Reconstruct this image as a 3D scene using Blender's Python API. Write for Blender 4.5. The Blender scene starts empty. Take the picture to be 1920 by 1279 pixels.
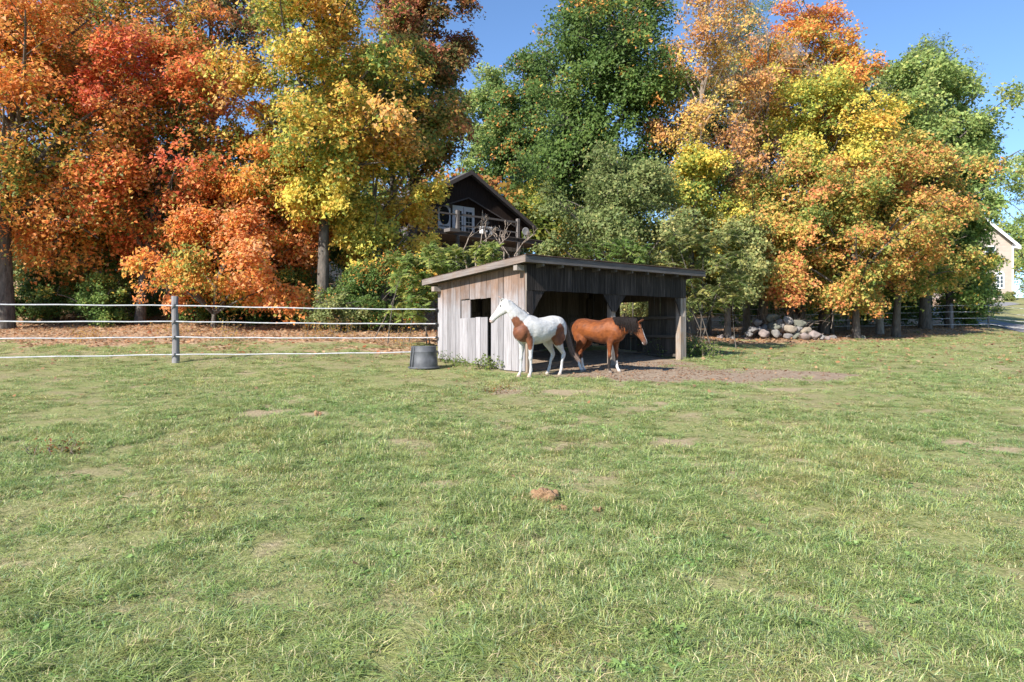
import bpy, math, random
import numpy as np
from mathutils import Vector, Matrix

R = math.radians
rng = np.random.default_rng(7)
random.seed(7)
scene = bpy.context.scene
C = scene.collection

# ------------------------------------------------------------------ camera
CAM_Z = 1.5
FPX = 1280.0                      # focal length in pixels of the 1920 px wide photograph
HOR = 628.0                       # row of the horizon
cam_d = bpy.data.cameras.new('camera')
cam = bpy.data.objects.new('camera', cam_d)
C.objects.link(cam)
cam.location = (0, 0, CAM_Z)
cam.rotation_euler = (R(90), 0, 0)
cam_d.lens = 24.0
cam_d.sensor_width = 36.0
cam_d.shift_y = -(639.5 - HOR) / 1920.0
cam_d.clip_start = 0.05
cam_d.clip_end = 3000
scene.camera = cam

# ------------------------------------------------------------------ sky and sun
SUN_EL, SH_AZ = R(35), R(49)      # elevation; direction the shadows run (from +X towards +Y)
world = bpy.data.worlds.new('World')
scene.world = world
world.use_nodes = True
wn = world.node_tree
bg = wn.nodes['Background']
sky = wn.nodes.new('ShaderNodeTexSky')
sky.sky_type = 'NISHITA'
sky.sun_disc = False
sky.sun_elevation = SUN_EL
sx, sy = -math.cos(SH_AZ), -math.sin(SH_AZ)
sky.sun_rotation = math.atan2(sx, sy)
sky.altitude = 600
sky.air_density = 1.0
sky.dust_density = 0.0
sky.ozone_density = 6.0
wn.links.new(sky.outputs[0], bg.inputs[0])
bg.inputs[1].default_value = 0.11
sun_d = bpy.data.lights.new('sun', 'SUN')
sun_d.energy = 4.6
sun_d.angle = R(0.53)
sun_d.color = (1.0, 0.945, 0.86)
sun = bpy.data.objects.new('sun', sun_d)
C.objects.link(sun)
sdir = Vector((math.cos(SH_AZ) * math.cos(SUN_EL), math.sin(SH_AZ) * math.cos(SUN_EL), -math.sin(SUN_EL)))
sun.rotation_euler = sdir.to_track_quat('-Z', 'Y').to_euler()
sun.location = (-20, -20, 30)
vs = scene.view_settings
vs.view_transform = 'Standard'
vs.look = 'None'
vs.exposure = 1.05
vs.gamma = 1.0
vs.use_curve_mapping = False
scene.cycles.max_bounces = 10
scene.cycles.diffuse_bounces = 6
scene.cycles.transmission_bounces = 8
scene.cycles.transparent_max_bounces = 8
scene.cycles.use_denoising = True

# ------------------------------------------------------------------ helpers: objects
def link(o, parent=None):
    C.objects.link(o)
    if parent is not None:
        o.parent = parent
    return o

def tag(o, label=None, cat=None, group=None, kind=None):
    if label: o['label'] = label
    if cat: o['category'] = cat
    if group: o['group'] = group
    if kind: o['kind'] = kind
    return o

def thing(name, label, cat, loc=(0, 0, 0), rz=0.0, group=None):
    o = bpy.data.objects.new(name, None)
    o.empty_display_size = 0.2
    link(o)
    o.location = loc
    o.rotation_euler = (0, 0, rz)
    return tag(o, label, cat, group)

def fastmesh(name, V, F, mat=None, col=None, smooth=False):
    """V (n,3) float, F (m,k) int -> mesh, quickly"""
    V = np.asarray(V, np.float32); F = np.asarray(F, np.int32)
    me = bpy.data.meshes.new(name)
    m, k = F.shape
    me.vertices.add(len(V)); me.vertices.foreach_set('co', V.ravel())
    me.loops.add(m * k); me.loops.foreach_set('vertex_index', F.ravel())
    me.polygons.add(m)
    me.polygons.foreach_set('loop_start', np.arange(0, m * k, k, dtype=np.int32))
    me.polygons.foreach_set('loop_total', np.full(m, k, np.int32))
    if smooth:
        me.polygons.foreach_set('use_smooth', np.ones(m, bool))
    me.update(calc_edges=True)
    if col is not None:
        set_col(me, col)
    if mat: me.materials.append(mat)
    return me

def set_col(me, col, name='Col'):
    col = np.asarray(col, np.float32)
    if col.shape[1] == 3:
        col = np.hstack([col, np.ones((len(col), 1), np.float32)])
    a = me.color_attributes.new(name, 'FLOAT_COLOR', 'POINT')
    a.data.foreach_set('color', col.ravel())

def set_float(me, name, v):
    a = me.attributes.new(name, 'FLOAT', 'POINT')
    a.data.foreach_set('value', np.asarray(v, np.float32))

class MB:
    """collects boxes, tubes and prisms into one mesh"""
    def __init__(s): s.v = []; s.f = []
    def add(s, V, F):
        n = len(s.v)
        s.v.extend([tuple(map(float, p)) for p in V]); s.f.extend([tuple(int(i) + n for i in q) for q in F])
        return s
    def box(s, x0, x1, y0, y1, z0, z1, b=0.0):
        if b <= 0:
            V = [(x, y, z) for z in (z0, z1) for y in (y0, y1) for x in (x0, x1)]
            F = [(0, 2, 3, 1), (4, 5, 7, 6), (0, 1, 5, 4), (2, 6, 7, 3), (0, 4, 6, 2), (1, 3, 7, 5)]
            return s.add(V, F)
        import bmesh
        bm = bmesh.new()
        bmesh.ops.create_cube(bm, size=1.0)
        for v in bm.verts:
            v.co = Vector(((x0 + x1) / 2 + v.co.x * (x1 - x0), (y0 + y1) / 2 + v.co.y * (y1 - y0), (z0 + z1) / 2 + v.co.z * (z1 - z0)))
        bmesh.ops.bevel(bm, geom=bm.edges[:], offset=b, segments=1, affect='EDGES')
        bm.verts.index_update()
        V = [tuple(v.co) for v in bm.verts]; F = [tuple(v.index for v in f.verts) for f in bm.faces]
        bm.free()
        return s.add(V, F)
    def prism(s, pts, d0, d1, axis='y'):
        """polygon pts (a,b) extruded along axis from d0 to d1"""
        n = len(pts)
        def mk(a, b, d):
            return {'y': (a, d, b), 'x': (d, a, b), 'z': (a, b, d)}[axis]
        V = [mk(a, b, d0) for a, b in pts] + [mk(a, b, d1) for a, b in pts]
        F = [tuple(range(n))[::-1], tuple(range(n, 2 * n))]
        for i in range(n):
            j = (i + 1) % n
            F.append((i, j, n + j, n + i))
        return s.add(V, F)
    def tube(s, path, rad, sides=8, cap=True):
        V, F = tube_vf(path, rad, sides)
        n0 = len(s.v)
        s.add(V, F)
        if cap:
            s.f.append(tuple(n0 + i for i in range(sides))[::-1])
            m = len(V)
            s.f.append(tuple(n0 + m - sides + i for i in range(sides)))
        return s
    def build(s, name, mat, parent=None, smooth=False, loc=None):
        me = bpy.data.meshes.new(name)
        me.from_pydata(s.v, [], s.f)
        import bmesh
        bm = bmesh.new(); bm.from_mesh(me)
        bmesh.ops.recalc_face_normals(bm, faces=bm.faces[:])
        bm.to_mesh(me); bm.free()
        if smooth:
            me.polygons.foreach_set('use_smooth', np.ones(len(me.polygons), bool))
        me.materials.append(mat)
        o = bpy.data.objects.new(name, me)
        link(o, parent)
        if loc is not None: o.location = loc
        return o

def tube_vf(path, rad, sides=8):
    P = np.asarray(path, float); n = len(P)
    rad = np.asarray(rad, float)
    if rad.ndim == 0: rad = np.full(n, float(rad))
    if rad.ndim == 1: rad = np.stack([rad, rad], 1)
    T = np.gradient(P, axis=0)
    T /= np.linalg.norm(T, axis=1)[:, None] + 1e-9
    ref = np.array([0, 1.0, 0]) if abs(T[:, 1]).mean() < 0.8 else np.array([1.0, 0, 0])
    A = np.cross(T, ref); A /= np.linalg.norm(A, axis=1)[:, None] + 1e-9
    B = np.cross(T, A)
    th = np.linspace(0, 2 * np.pi, sides, endpoint=False)
    V = P[:, None, :] + rad[:, 0, None, None] * np.cos(th)[None, :, None] * A[:, None, :] + rad[:, 1, None, None] * np.sin(th)[None, :, None] * B[:, None, :]
    V = V.reshape(-1, 3)
    i = np.arange(n - 1)[:, None] * sides; j = np.arange(sides)[None, :]; j2 = (j + 1) % sides
    F = np.stack([i + j, i + j2, i + sides + j2, i + sides + j], -1).reshape(-1, 4)
    return V, F

def waves(seed, k=14):
    g = np.random.default_rng(seed)
    d = g.normal(size=(k, 3)); d /= np.linalg.norm(d, axis=1)[:, None]
    return d * g.uniform(0.6, 1.7, (k, 1)), g.uniform(0, 6.28, k)

def noise3(P, scale, seed):
    """smooth pseudo noise about -1..1, feature size about 'scale' metres"""
    D, ph = waves(seed)
    return np.cos(np.asarray(P) @ D.T * (2 * np.pi / (2.2 * scale)) + ph).sum(1) / math.sqrt(len(ph)) * 0.9

# ------------------------------------------------------------------ terrain
YL = np.array([-60, 0, 3, 6, 10, 14, 15, 16, 17, 19, 21, 24, 28, 33, 38, 44, 60, 90, 150, 500])
ZL = np.array([-.3, 0, .04, .16, .36, .56, .64, .74, .84, 1.02, 1.28, 1.60, 2.0, 2.75, 3.8, 5.0, 6.6, 8.5, 11, 20])
YM = np.array([-60, 0, 3, 6, 10, 14, 15, 16, 17, 19, 21, 24, 28, 33, 38, 44, 60, 90, 150, 500])
ZM = np.array([-.3, 0, .04, .16, .36, .54, .58, .63, .68, .80, .98, 1.35, 1.8, 2.7, 3.9, 5.1, 6.6, 8.5, 11, 20])
YR = np.array([-60, 0, 3, 6, 10, 14, 15, 16, 17, 19, 22, 26, 30, 33, 37, 43, 55, 80, 120, 500])
ZR = np.array([-.3, 0, .04, .16, .36, .53, .57, .61, .65, .73, .86, 1.06, 1.26, 1.38, 1.70, 2.05, 3.2, 5.6, 8.0, 20])
def sstep(a, b, x):
    t = np.clip((x - a) / (b - a), 0, 1)
    return t * t * (3 - 2 * t)
def smooth_interp(y, Y, Z):
    return (np.interp(y - .6, Y, Z) + np.interp(y, Y, Z) + np.interp(y + .6, Y, Z) + np.interp(y - 1.2, Y, Z) + np.interp(y + 1.2, Y, Z)) / 5
def zg(x, y):
    x = np.asarray(x, float); y = np.asarray(y, float)
    wl = 1 - sstep(-6, -1.5, x)
    wr = sstep(2.5, 9, x - 0.08 * (y - 20))
    z = smooth_interp(y, YL, ZL) * wl + smooth_interp(y, YR, ZR) * wr + smooth_interp(y, YM, ZM) * (1 - wl - wr)
    s = np.shape(z); P = np.stack([x.ravel(), y.ravel(), np.zeros(x.size)], 1)
    b = noise3(P, 1.3, 11).reshape(s) * .014 + noise3(P, .45, 12).reshape(s) * .006
    far = sstep(24, 40, y)
    b = b + noise3(P, 5, 13).reshape(s) * .12 * far
    return z + b
def g1(x, y):
    return float(zg(np.array([x]), np.array([y]))[0])
def at(px, py, d):
    """a point at depth d metres that the photograph shows at (px, py)"""
    return np.array([(px - 960) / FPX * d, d, CAM_Z + (HOR - py) / FPX * d])
def gpt(px, d):
    """the ground point at depth d under column px"""
    x = (px - 960) / FPX * d
    return (x, d, g1(x, d))
def ghit(px, py):
    """the ground point seen at a pixel"""
    lo = np.linspace(1.5, 60, 1200)
    x = (px - 960) / FPX * lo
    ray = CAM_Z + (HOR - py) / FPX * lo
    k = np.argmax(ray < zg(x, lo))
    return (x[k], lo[k], float(zg(x[k:k + 1], lo[k:k + 1])[0]))

# shed frame, shared by terrain masks and the shed itself
SO = (0.33, 15.8); SA = math.atan2(.610, .792)
SU = np.array([math.cos(SA), math.sin(SA)]); SV = np.array([-math.sin(SA), math.cos(SA)])
SL, SW = 5.73, 3.85
def shed_local(x, y):
    dx, dy = x - SO[0], y - SO[1]
    return dx * SU[0] + dy * SU[1], dx * SV[0] + dy * SV[1]

BARE = [(495, 775, 60, 9), (650, 752, 32, 6), (590, 777, 30, 5), (1170, 757, 45, 5), (1255, 758, 30, 6), (1205, 770, 22, 5), (1262, 832, 50, 11),
        (1890, 846, 40, 8), (1790, 830, 60, 6), (1450, 845, 30, 7), (1490, 862, 30, 7), (440, 905, 45, 15), (760, 1195, 40, 14), (700, 1235, 50, 12),
        (935, 1262, 90, 16), (1010, 1275, 60, 10), (1650, 950, 30, 9), (1690, 1005, 60, 10), (1480, 730, 90, 6), (940, 733, 40, 8), (1080, 737, 60, 7),
        (1034, 945, 42, 12), (1050, 958, 30, 8), (968, 945, 20, 6), (1122, 960, 18, 7), (592, 779, 34, 7), (60, 1010, 45, 12), (150, 1025, 50, 8), (300, 690, 60, 3), (900, 1190, 40, 10), (1600, 1140, 60, 12), (1780, 1195, 40, 10), (350, 1030, 35, 8)]
BG = []
for (px, py, rx, ry) in BARE:
    p = ghit(px, py); s = FPX / p[1]
    q0 = ghit(px, py - ry); q1 = ghit(px, py + ry)
    BG.append((p[0], p[1], rx / s, max(.05, (q0[1] - q1[1]) / 2)))
def masks(x, y):
    """dirt, litter, bare (0..1) at ground points"""
    P = np.stack([x, y, np.zeros_like(x)], 1)
    n = noise3(P, 1.2, 21) * .5 + noise3(P, .4, 22) * .35
    lu, lv = shed_local(x, y)
    e1 = 1 - np.sqrt(((x - 4.3) / 4.0) ** 2 + ((y - 15.4) / 1.9) ** 2) + .28 * n
    e2 = 1 - np.sqrt(((lu - 2.9) / 3.6) ** 2 + ((lv - 1.3) / 3.2) ** 2) + .2 * n
    dirt = np.clip(np.maximum(sstep(-.15, .5, e1), sstep(0.0, .35, e2)), 0, 1)
    edge = np.interp(x, [-30, -8, -3, 1, 5, 8, 11, 14, 18, 24, 40], [20.2, 20.6, 20.8, 22, 24, 26.5, 28.3, 29.5, 33, 35.5, 38])
    litter = sstep(-1.6, 1.6, y - edge + 2.4 * n) * (1 - .92 * sstep(.66, .71, x / np.maximum(y, 1) + .01 * n))
    bare = np.zeros_like(x)
    for (bx, by, rx, ry) in BG:
        e = 1 - np.sqrt(((x - bx) / rx) ** 2 + ((y - by) / ry) ** 2) + .7 * n
        bare = np.maximum(bare, sstep(0, .7, e))
    bare = np.maximum(bare, .75 * sstep(.75, 1.5, noise3(P, .55, 23) + .55 * noise3(P, .22, 24) + .35 * noise3(P, 3, 25)))
    return dirt, litter, bare

# ------------------------------------------------------------------ helpers: materials
def mat_new(name):
    m = bpy.data.materials.new(name); m.use_nodes = True
    nt = m.node_tree
    return m, nt, nt.nodes['Principled BSDF'], nt.nodes['Material Output']
def N(nt, t, **kw):
    n = nt.nodes.new(t)
    for k, v in kw.items():
        if k.startswith('i_'):
            n.inputs[k[2:].replace('_', ' ')].default_value = v
        elif k.startswith('n_'):
            n.inputs[int(k[2:])].default_value = v
        else:
            setattr(n, k, v)
    return n
def ramp(nt, fac, stops):
    r = nt.nodes.new('ShaderNodeValToRGB')
    el = r.color_ramp.elements
    while len(el) < len(stops): el.new(0.5)
    for e, (p, c) in zip(el, stops):
        e.position = p; e.color = (*c, 1) if len(c) == 3 else c
    nt.links.new(fac, r.inputs[0])
    return r.outputs[0]
def mixc(nt, fac, a, b, mode='MIX'):
    m = nt.nodes.new('ShaderNodeMix'); m.data_type = 'RGBA'; m.blend_type = mode
    for sock, v in ((m.inputs[0], fac), (m.inputs[6], a), (m.inputs[7], b)):
        if hasattr(v, 'links') or hasattr(v, 'is_linked'): nt.links.new(v, sock)
        elif isinstance(v, (int, float)): sock.default_value = v
        else: sock.default_value = (*v, 1) if len(v) == 3 else v
    return m.outputs[2]
def noise_n(nt, vec, scale, detail=4, rough=.6):
    n = nt.nodes.new('ShaderNodeTexNoise')
    n.inputs['Scale'].default_value = scale; n.inputs['Detail'].default_value = detail; n.inputs['Roughness'].default_value = rough
    if vec is not None: nt.links.new(vec, n.inputs['Vector'])
    return n.outputs[0]
def bump(nt, height, dist, strength=1.0):
    b = nt.nodes.new('ShaderNodeBump')
    b.inputs['Distance'].default_value = dist; b.inputs['Strength'].default_value = strength
    nt.links.new(height, b.inputs['Height'])
    return b.outputs[0]
def mathn(nt, op, a, b=None):
    m = nt.nodes.new('ShaderNodeMath'); m.operation = op
    for s, v in ((m.inputs[0], a), (m.inputs[1], b)):
        if v is None: continue
        if isinstance(v, (int, float)): s.default_value = v
        else: nt.links.new(v, s)
    return m.outputs[0]
def pos_vec(nt, scale=(1, 1, 1), rnd=True, rot=0.0):
    """world position, turned about z, stretched, shifted per object"""
    g = N(nt, 'ShaderNodeNewGeometry')
    mp = N(nt, 'ShaderNodeMapping')
    mp.inputs['Scale'].default_value = scale
    vr = N(nt, 'ShaderNodeVectorRotate'); vr.rotation_type = 'Z_AXIS'; vr.inputs['Angle'].default_value = rot
    nt.links.new(g.outputs['Position'], vr.inputs['Vector'])
    v = vr.outputs[0]
    if rnd:
        oi = N(nt, 'ShaderNodeObjectInfo')
        va = N(nt, 'ShaderNodeVectorMath', operation='ADD')
        sc = N(nt, 'ShaderNodeMath', operation='MULTIPLY', n_1=37.0)
        nt.links.new(oi.outputs['Random'], sc.inputs[0])
        nt.links.new(v, va.inputs[0]); nt.links.new(sc.outputs[0], va.inputs[1])
        v = va.outputs[0]
    nt.links.new(v, mp.inputs['Vector'])
    return mp.outputs[0]

def wood_mat(name, grain='z', stops=None, tint=.35, rough=.85, warm=None, rot=-SA, top=None):
    m, nt, p, out = mat_new(name)
    sc = {'z': (34, 34, 1.6), 'x': (1.6, 34, 34), 'y': (34, 1.6, 34)}[grain]
    v = pos_vec(nt, sc, rot=rot)
    n1 = noise_n(nt, v, 1.0, 6, .65)
    col = ramp(nt, n1, stops)
    v2 = pos_vec(nt, (1, 1, 1), rot=rot)
    n2 = noise_n(nt, v2, 2.3, 3)
    oi = N(nt, 'ShaderNodeObjectInfo')
    rr = N(nt, 'ShaderNodeMapRange', n_3=1 - tint, n_4=1 + tint * .55)
    nt.links.new(oi.outputs['Random'], rr.inputs[0])
    hs = N(nt, 'ShaderNodeHueSaturation')
    nt.links.new(rr.outputs[0], hs.inputs['Value']); nt.links.new(col, hs.inputs['Color'])
    c = hs.outputs[0]
    if warm:
        w = ramp(nt, n2, [(.42, (0, 0, 0)), (.72, (1, 1, 1))])
        if top:                       # sheltered wood near the eave keeps its brown
            gz = N(nt, 'ShaderNodeNewGeometry'); sz_ = N(nt, 'ShaderNodeSeparateXYZ'); nt.links.new(gz.outputs['Position'], sz_.inputs[0])
            hz = N(nt, 'ShaderNodeMapRange', n_1=top[0], n_2=top[1]); nt.links.new(sz_.outputs[2], hz.inputs[0])
            w = ramp(nt, mathn(nt, 'ADD', mathn(nt, 'MULTIPLY', n2, .55), mathn(nt, 'MULTIPLY', hz.outputs[0], .5)), [(.42, (0, 0, 0)), (.75, (1, 1, 1))])
        c = mixc(nt, w, c, warm, 'MULTIPLY')
    nt.links.new(c, p.inputs['Base Color'])
    p.inputs['Roughness'].default_value = rough
    p.inputs['Specular IOR Level'].default_value = .2
    nt.links.new(bump(nt, n1, .006, .7), p.inputs['Normal'])
    return m
def plain_mat(name, c, rough=.6, var=.12, scale=6, spec=.3, metallic=0.0, bumpd=0.0):
    m, nt, p, out = mat_new(name)
    v = pos_vec(nt)
    n = noise_n(nt, v, scale, 4)
    col = ramp(nt, n, [(.3, tuple(x * (1 - var) for x in c)), (.7, tuple(min(1, x * (1 + var)) for x in c))])
    nt.links.new(col, p.inputs['Base Color'])
    p.inputs['Roughness'].default_value = rough; p.inputs['Specular IOR Level'].default_value = spec
    p.inputs['Metallic'].default_value = metallic
    if bumpd: nt.links.new(bump(nt, n, bumpd), p.inputs['Normal'])
    return m
def leaf_mat(name, trans=.3, spec=.25, rough=.5, hue_noise=0):
    m, nt, p, out = mat_new(name)
    a = N(nt, 'ShaderNodeAttribute', attribute_name='Col')
    nt.links.new(a.outputs['Color'], p.inputs['Base Color'])
    p.inputs['Roughness'].default_value = rough; p.inputs['Specular IOR Level'].default_value = spec
    t = N(nt, 'ShaderNodeBsdfTranslucent')
    g = N(nt, 'ShaderNodeGamma', n_1=.9)
    nt.links.new(a.outputs['Color'], g.inputs[0]); nt.links.new(g.outputs[0], t.inputs[0])
    mx = N(nt, 'ShaderNodeMixShader', n_0=trans)
    nt.links.new(p.outputs[0], mx.inputs[1]); nt.links.new(t.outputs[0], mx.inputs[2])
    nt.links.new(mx.outputs[0], out.inputs['Surface'])
    return m
# ================================================================== ground
def ground_mat():
    m, nt, p, out = mat_new('pasture')
    v = pos_vec(nt, rnd=False)
    A = lambda s: N(nt, 'ShaderNodeAttribute', attribute_name=s).outputs['Fac']
    n_big = noise_n(nt, v, .35, 4); n_mid = noise_n(nt, v, 2.2, 5, .65); n_fine = noise_n(nt, v, 26, 4, .7); n_speck = noise_n(nt, v, 70, 3, .7)
    g1_ = ramp(nt, n_fine, [(.28, (.105, .125, .04)), (.5, (.25, .265, .096)), (.72, (.41, .385, .19))])
    g2_ = ramp(nt, n_fine, [(.28, (.14, .12, .056)), (.5, (.30, .255, .135)), (.72, (.43, .36, .22))])
    mm = ramp(nt, mathn(nt, 'ADD', mathn(nt, 'MULTIPLY', n_big, .5), mathn(nt, 'MULTIPLY', n_mid, .5)), [(.43, (0, 0, 0)), (.6, (1, 1, 1))])
    col = mixc(nt, mm, g1_, g2_)
    soil = ramp(nt, n_fine, [(.25, (.22, .16, .09)), (.6, (.42, .335, .21)), (.8, (.56, .46, .31))])
    bare = mathn(nt, 'ADD', A('bare'), mathn(nt, 'MULTIPLY', mathn(nt, 'SUBTRACT', n_mid, .5), .8))
    col = mixc(nt, ramp(nt, bare, [(.3, (0, 0, 0)), (.85, (1, 1, 1))]), col, soil)
    dirtc = ramp(nt, noise_n(nt, v, 9, 6, .7), [(.25, (.14, .095, .065)), (.5, (.30, .225, .16)), (.75, (.46, .36, .265))])
    dirt = mathn(nt, 'ADD', A('dirt'), mathn(nt, 'MULTIPLY', mathn(nt, 'SUBTRACT', n_mid, .5), .9))
    col = mixc(nt, ramp(nt, dirt, [(.22, (0, 0, 0)), (.85, (1, 1, 1))]), col, dirtc)
    vor = N(nt, 'ShaderNodeTexVoronoi', n_2=11.0); nt.links.new(v, vor.inputs['Vector'])
    sep = N(nt, 'ShaderNodeSeparateColor'); nt.links.new(vor.outputs['Color'], sep.inputs[0])
    lit = ramp(nt, sep.outputs[0], [(.0, (.25, .16, .10)), (.35, (.42, .27, .165)), (.6, (.55, .37, .23)), (.8, (.61, .45, .30)), (1, (.48, .23, .115))])
    lit = mixc(nt, mathn(nt, 'MULTIPLY', n_speck, .4), lit, (.09, .055, .035))
    lm = mathn(nt, 'ADD', A('litter'), mathn(nt, 'MULTIPLY', mathn(nt, 'SUBTRACT', n_mid, .5), .6))
    col = mixc(nt, ramp(nt, lm, [(.3, (0, 0, 0)), (.7, (1, 1, 1))]), col, lit)
    nt.links.new(col, p.inputs['Base Color'])
    p.inputs['Roughness'].default_value = .95; p.inputs['Specular IOR Level'].default_value = .1
    h = mathn(nt, 'ADD', n_fine, mathn(nt, 'MULTIPLY', n_speck, .5))
    nt.links.new(bump(nt, h, .03, .8), p.inputs['Normal'])
    return m
def axis_pts(a, b, step, lo, hi):
    mid = list(np.arange(a, b + 1e-6, step)); s = step
    up = [mid[-1]]
    while up[-1] < hi: s *= 1.16; up.append(up[-1] + s)
    s = step; dn = [mid[0]]
    while dn[-1] > lo: s *= 1.16; dn.append(dn[-1] - s)
    return np.array(dn[1:][::-1] + mid + up[1:])
gx = axis_pts(-17, 19, .2, -420, 420); gy = axis_pts(1.4, 30, .2, -50, 700)
GX, GY = np.meshgrid(gx, gy)
GZ = zg(GX, GY)
nx, ny = len(gx), len(gy)
ii = (np.arange(ny - 1)[:, None] * nx + np.arange(nx - 1)[None, :])
GF = np.stack([ii, ii + 1, ii + nx + 1, ii + nx], -1).reshape(-1, 4)
gme = fastmesh('ground', np.stack([GX.ravel(), GY.ravel(), GZ.ravel()], 1), GF, ground_mat(), smooth=True)
d_, l_, b_ = masks(GX.ravel(), GY.ravel())
set_float(gme, 'dirt', d_); set_float(gme, 'litter', l_); set_float(gme, 'bare', b_)
ground = bpy.data.objects.new('ground', gme); link(ground); tag(ground, kind='structure')

# driveway crossing the far right edge of the pasture
def driveway():
    m = plain_mat('gravel_drive', (.24, .23, .23), .95, .25, 30, .1, bumpd=.02)
    path = [(29.0, 36.0), (31.0, 43.0), (32.0, 50), (36.5, 58), (44, 66), (54, 72)]
    P = np.array(path); t = np.linspace(0, len(P) - 1, 50); k = np.minimum(t.astype(int), len(P) - 2); f = (t - k)[:, None]
    Q = P[k] * (1 - f) + P[k + 1] * f
    T = np.gradient(Q, axis=0); T /= np.linalg.norm(T, axis=1)[:, None]
    Nn = np.stack([-T[:, 1], T[:, 0]], 1)
    V = []
    W = np.linspace(-1.6, 1.6, 7)
    for w in W:
        X = Q + Nn * w
        V.append(np.stack([X[:, 0], X[:, 1], zg(X[:, 0], X[:, 1]) + .03], 1))
    V = np.stack(V, 1).reshape(-1, 3)
    n = len(W); i = np.arange(len(Q) - 1)[:, None] * n + np.arange(n - 1)[None, :]
    F = np.stack([i, i + 1, i + n + 1, i + n], -1).reshape(-1, 4)
    o = bpy.data.objects.new('driveway', fastmesh('driveway', V, F, m)); link(o); tag(o, kind='structure')
driveway()

# ================================================================== wood materials
GREY = [(.25, (.125, .112, .112)), (.45, (.26, .243, .248)), (.62, (.335, .318, .325)), (.8, (.41, .39, .40))]
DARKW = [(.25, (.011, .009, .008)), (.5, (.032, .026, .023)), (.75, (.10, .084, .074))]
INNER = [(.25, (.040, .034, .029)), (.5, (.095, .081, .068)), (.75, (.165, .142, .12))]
M_side = wood_mat('weathered_board', 'z', GREY, .34, warm=(.72, .50, .36), top=(1.7, 2.9))
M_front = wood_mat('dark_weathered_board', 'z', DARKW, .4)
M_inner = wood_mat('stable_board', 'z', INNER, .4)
M_fasc_x = wood_mat('fascia_board', 'x', [(.25, (.05, .045, .043)), (.5, (.105, .095, .092)), (.75, (.18, .165, .16))], .15)
M_fasc_y = wood_mat('rake_board', 'y', [(.25, (.11, .09, .082)), (.5, (.215, .185, .17)), (.75, (.30, .27, .25))], .15, warm=(1, .86, .74))
M_post = wood_mat('post_wood', 'z', [(.25, (.14, .115, .095)), (.5, (.28, .245, .215)), (.75, (.40, .36, .33))], .2, warm=(1, .82, .66))
M_rail = wood_mat('rail_wood', 'y', INNER, .3)
M_shingle = plain_mat('roof_shingle', (.115, .075, .06), .9, .35, 14, .15, bumpd=.01)
M_galv = plain_mat('galvanised_steel', (.45, .45, .46), .45, .1, 20, .5, .8)

# ================================================================== horse shelter
shed = thing('horse_shelter', 'open-fronted weathered grey board shelter with a low sloping roof behind the horses', 'shed', (SO[0], SO[1], .655), SA)
ROOF0, RS = 2.50, -.060          # roof underside at y = 0 and its fall per metre
OV_F, OV_B, OV_L, OV_R = .33, .42, .27, .50
def roof_z(y): return ROOF0 + RS * y
plank_cache = {}
def plank(name, x0, x1, y0, y1, z0, z1, mat, parent, top0=None, top1=None, jit=.004, axis='y'):
    """a board; its top may follow the roof (top0/top1 at the two ends of its width axis)"""
    g = random.uniform(-jit, jit)
    mb = MB()
    if top0 is None:
        mb.box(x0, x1, y0, y1, z0, z1, .004)
    else:
        if axis == 'y':
            mb.prism([(y0, z0), (y1, z0), (y1, top1), (y0, top0)], x0 + g, x1 + g, 'x')
        else:
            mb.prism([(x0, z0), (x1, z0), (x1, top1), (x0, top0)], y0 + g, y1 + g, 'y')
    o = mb.build(name, mat, parent)
    if axis == 'y' and top0 is not None and 'side' in name:
        for v in o.data.vertices:
            v.co.x -= .006 * math.sin(v.co.z * 2.1 + y0 * 7) * (v.co.z < 2) ; v.co.y += .004 * math.sin(y0 * 31) * (v.co.z - 1)
    return o
def lz(x, y):
    """ground height in the shed's own frame"""
    w = np.array(SO) + SU * x + SV * y
    return g1(w[0], w[1]) - .655
for q in ((.22, 3.62, 2.02, 2.10), (2.86, 3.6, 1.0, 1.09), (.2, 1.28, 1.0, 1.09)): MB().box(.06, .12, *q).build('side_frame', M_inner, shed)
def boards_y(y0, y1, n, zb, ztop, name='side_board', x=0.0, mat=None, gap=.015, thick=.025, inner=False):
    w = (y1 - y0) / n
    cuts = [y0] + [y0 + w * i + random.uniform(-.16, .16) * w for i in range(1, n)] + [y1]
    for a, b in zip(cuts[:-1], cuts[1:]):
        z0 = (max(zb, lz(x, (a + b) / 2) + .02) if zb is not None else lz(x, (a + b) / 2) + .03) + random.uniform(-.012, .02)
        t0 = roof_z(a) - .012 if ztop is None else ztop
        t1 = roof_z(b) - .012 if ztop is None else ztop
        plank(name, x - thick, x, a + gap / 2, b - gap / 2, z0, 1, mat or M_side, shed, t0, t1)
boards_y(.02, 1.36, 5, None, None)
boards_y(1.36, 2.73, 6, 1.765, None)
boards_y(2.73, 3.86, 5, None, None)
# lower half-door under the window
hd = MB().box(-.012, .03, 1.55, 2.7, 1.05, 1.15).build('half_door', M_inner, shed)
MB().box(-.012, .03, 1.55, 2.7, .42, .52).build('ledge', M_inner, hd)
cuts = [1.49, 1.80, 2.02, 2.36, 2.74]
for a, b in zip(cuts[:-1], cuts[1:]):
    plank('door_board', -.040, -.014, a + .009, b - .009, lz(0, a) + .05, 1.285 + random.uniform(-.012, .012), M_side, hd)
MB().box(.004, .15, 2.735, 2.80, .3, 1.80).build('window_jamb', M_post, shed)
MB().box(.012, .04, 2.33, 2.73, 1.20, 1.762).build('window_jamb', M_side, shed)
MB().box(.004, .12, 1.30, 1.355, .2, 1.80).build('window_jamb', M_inner, shed)
MB().box(-.002, .11, 1.36, 2.73, 1.77, 1.84).build('window_header', M_inner, shed)
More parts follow.
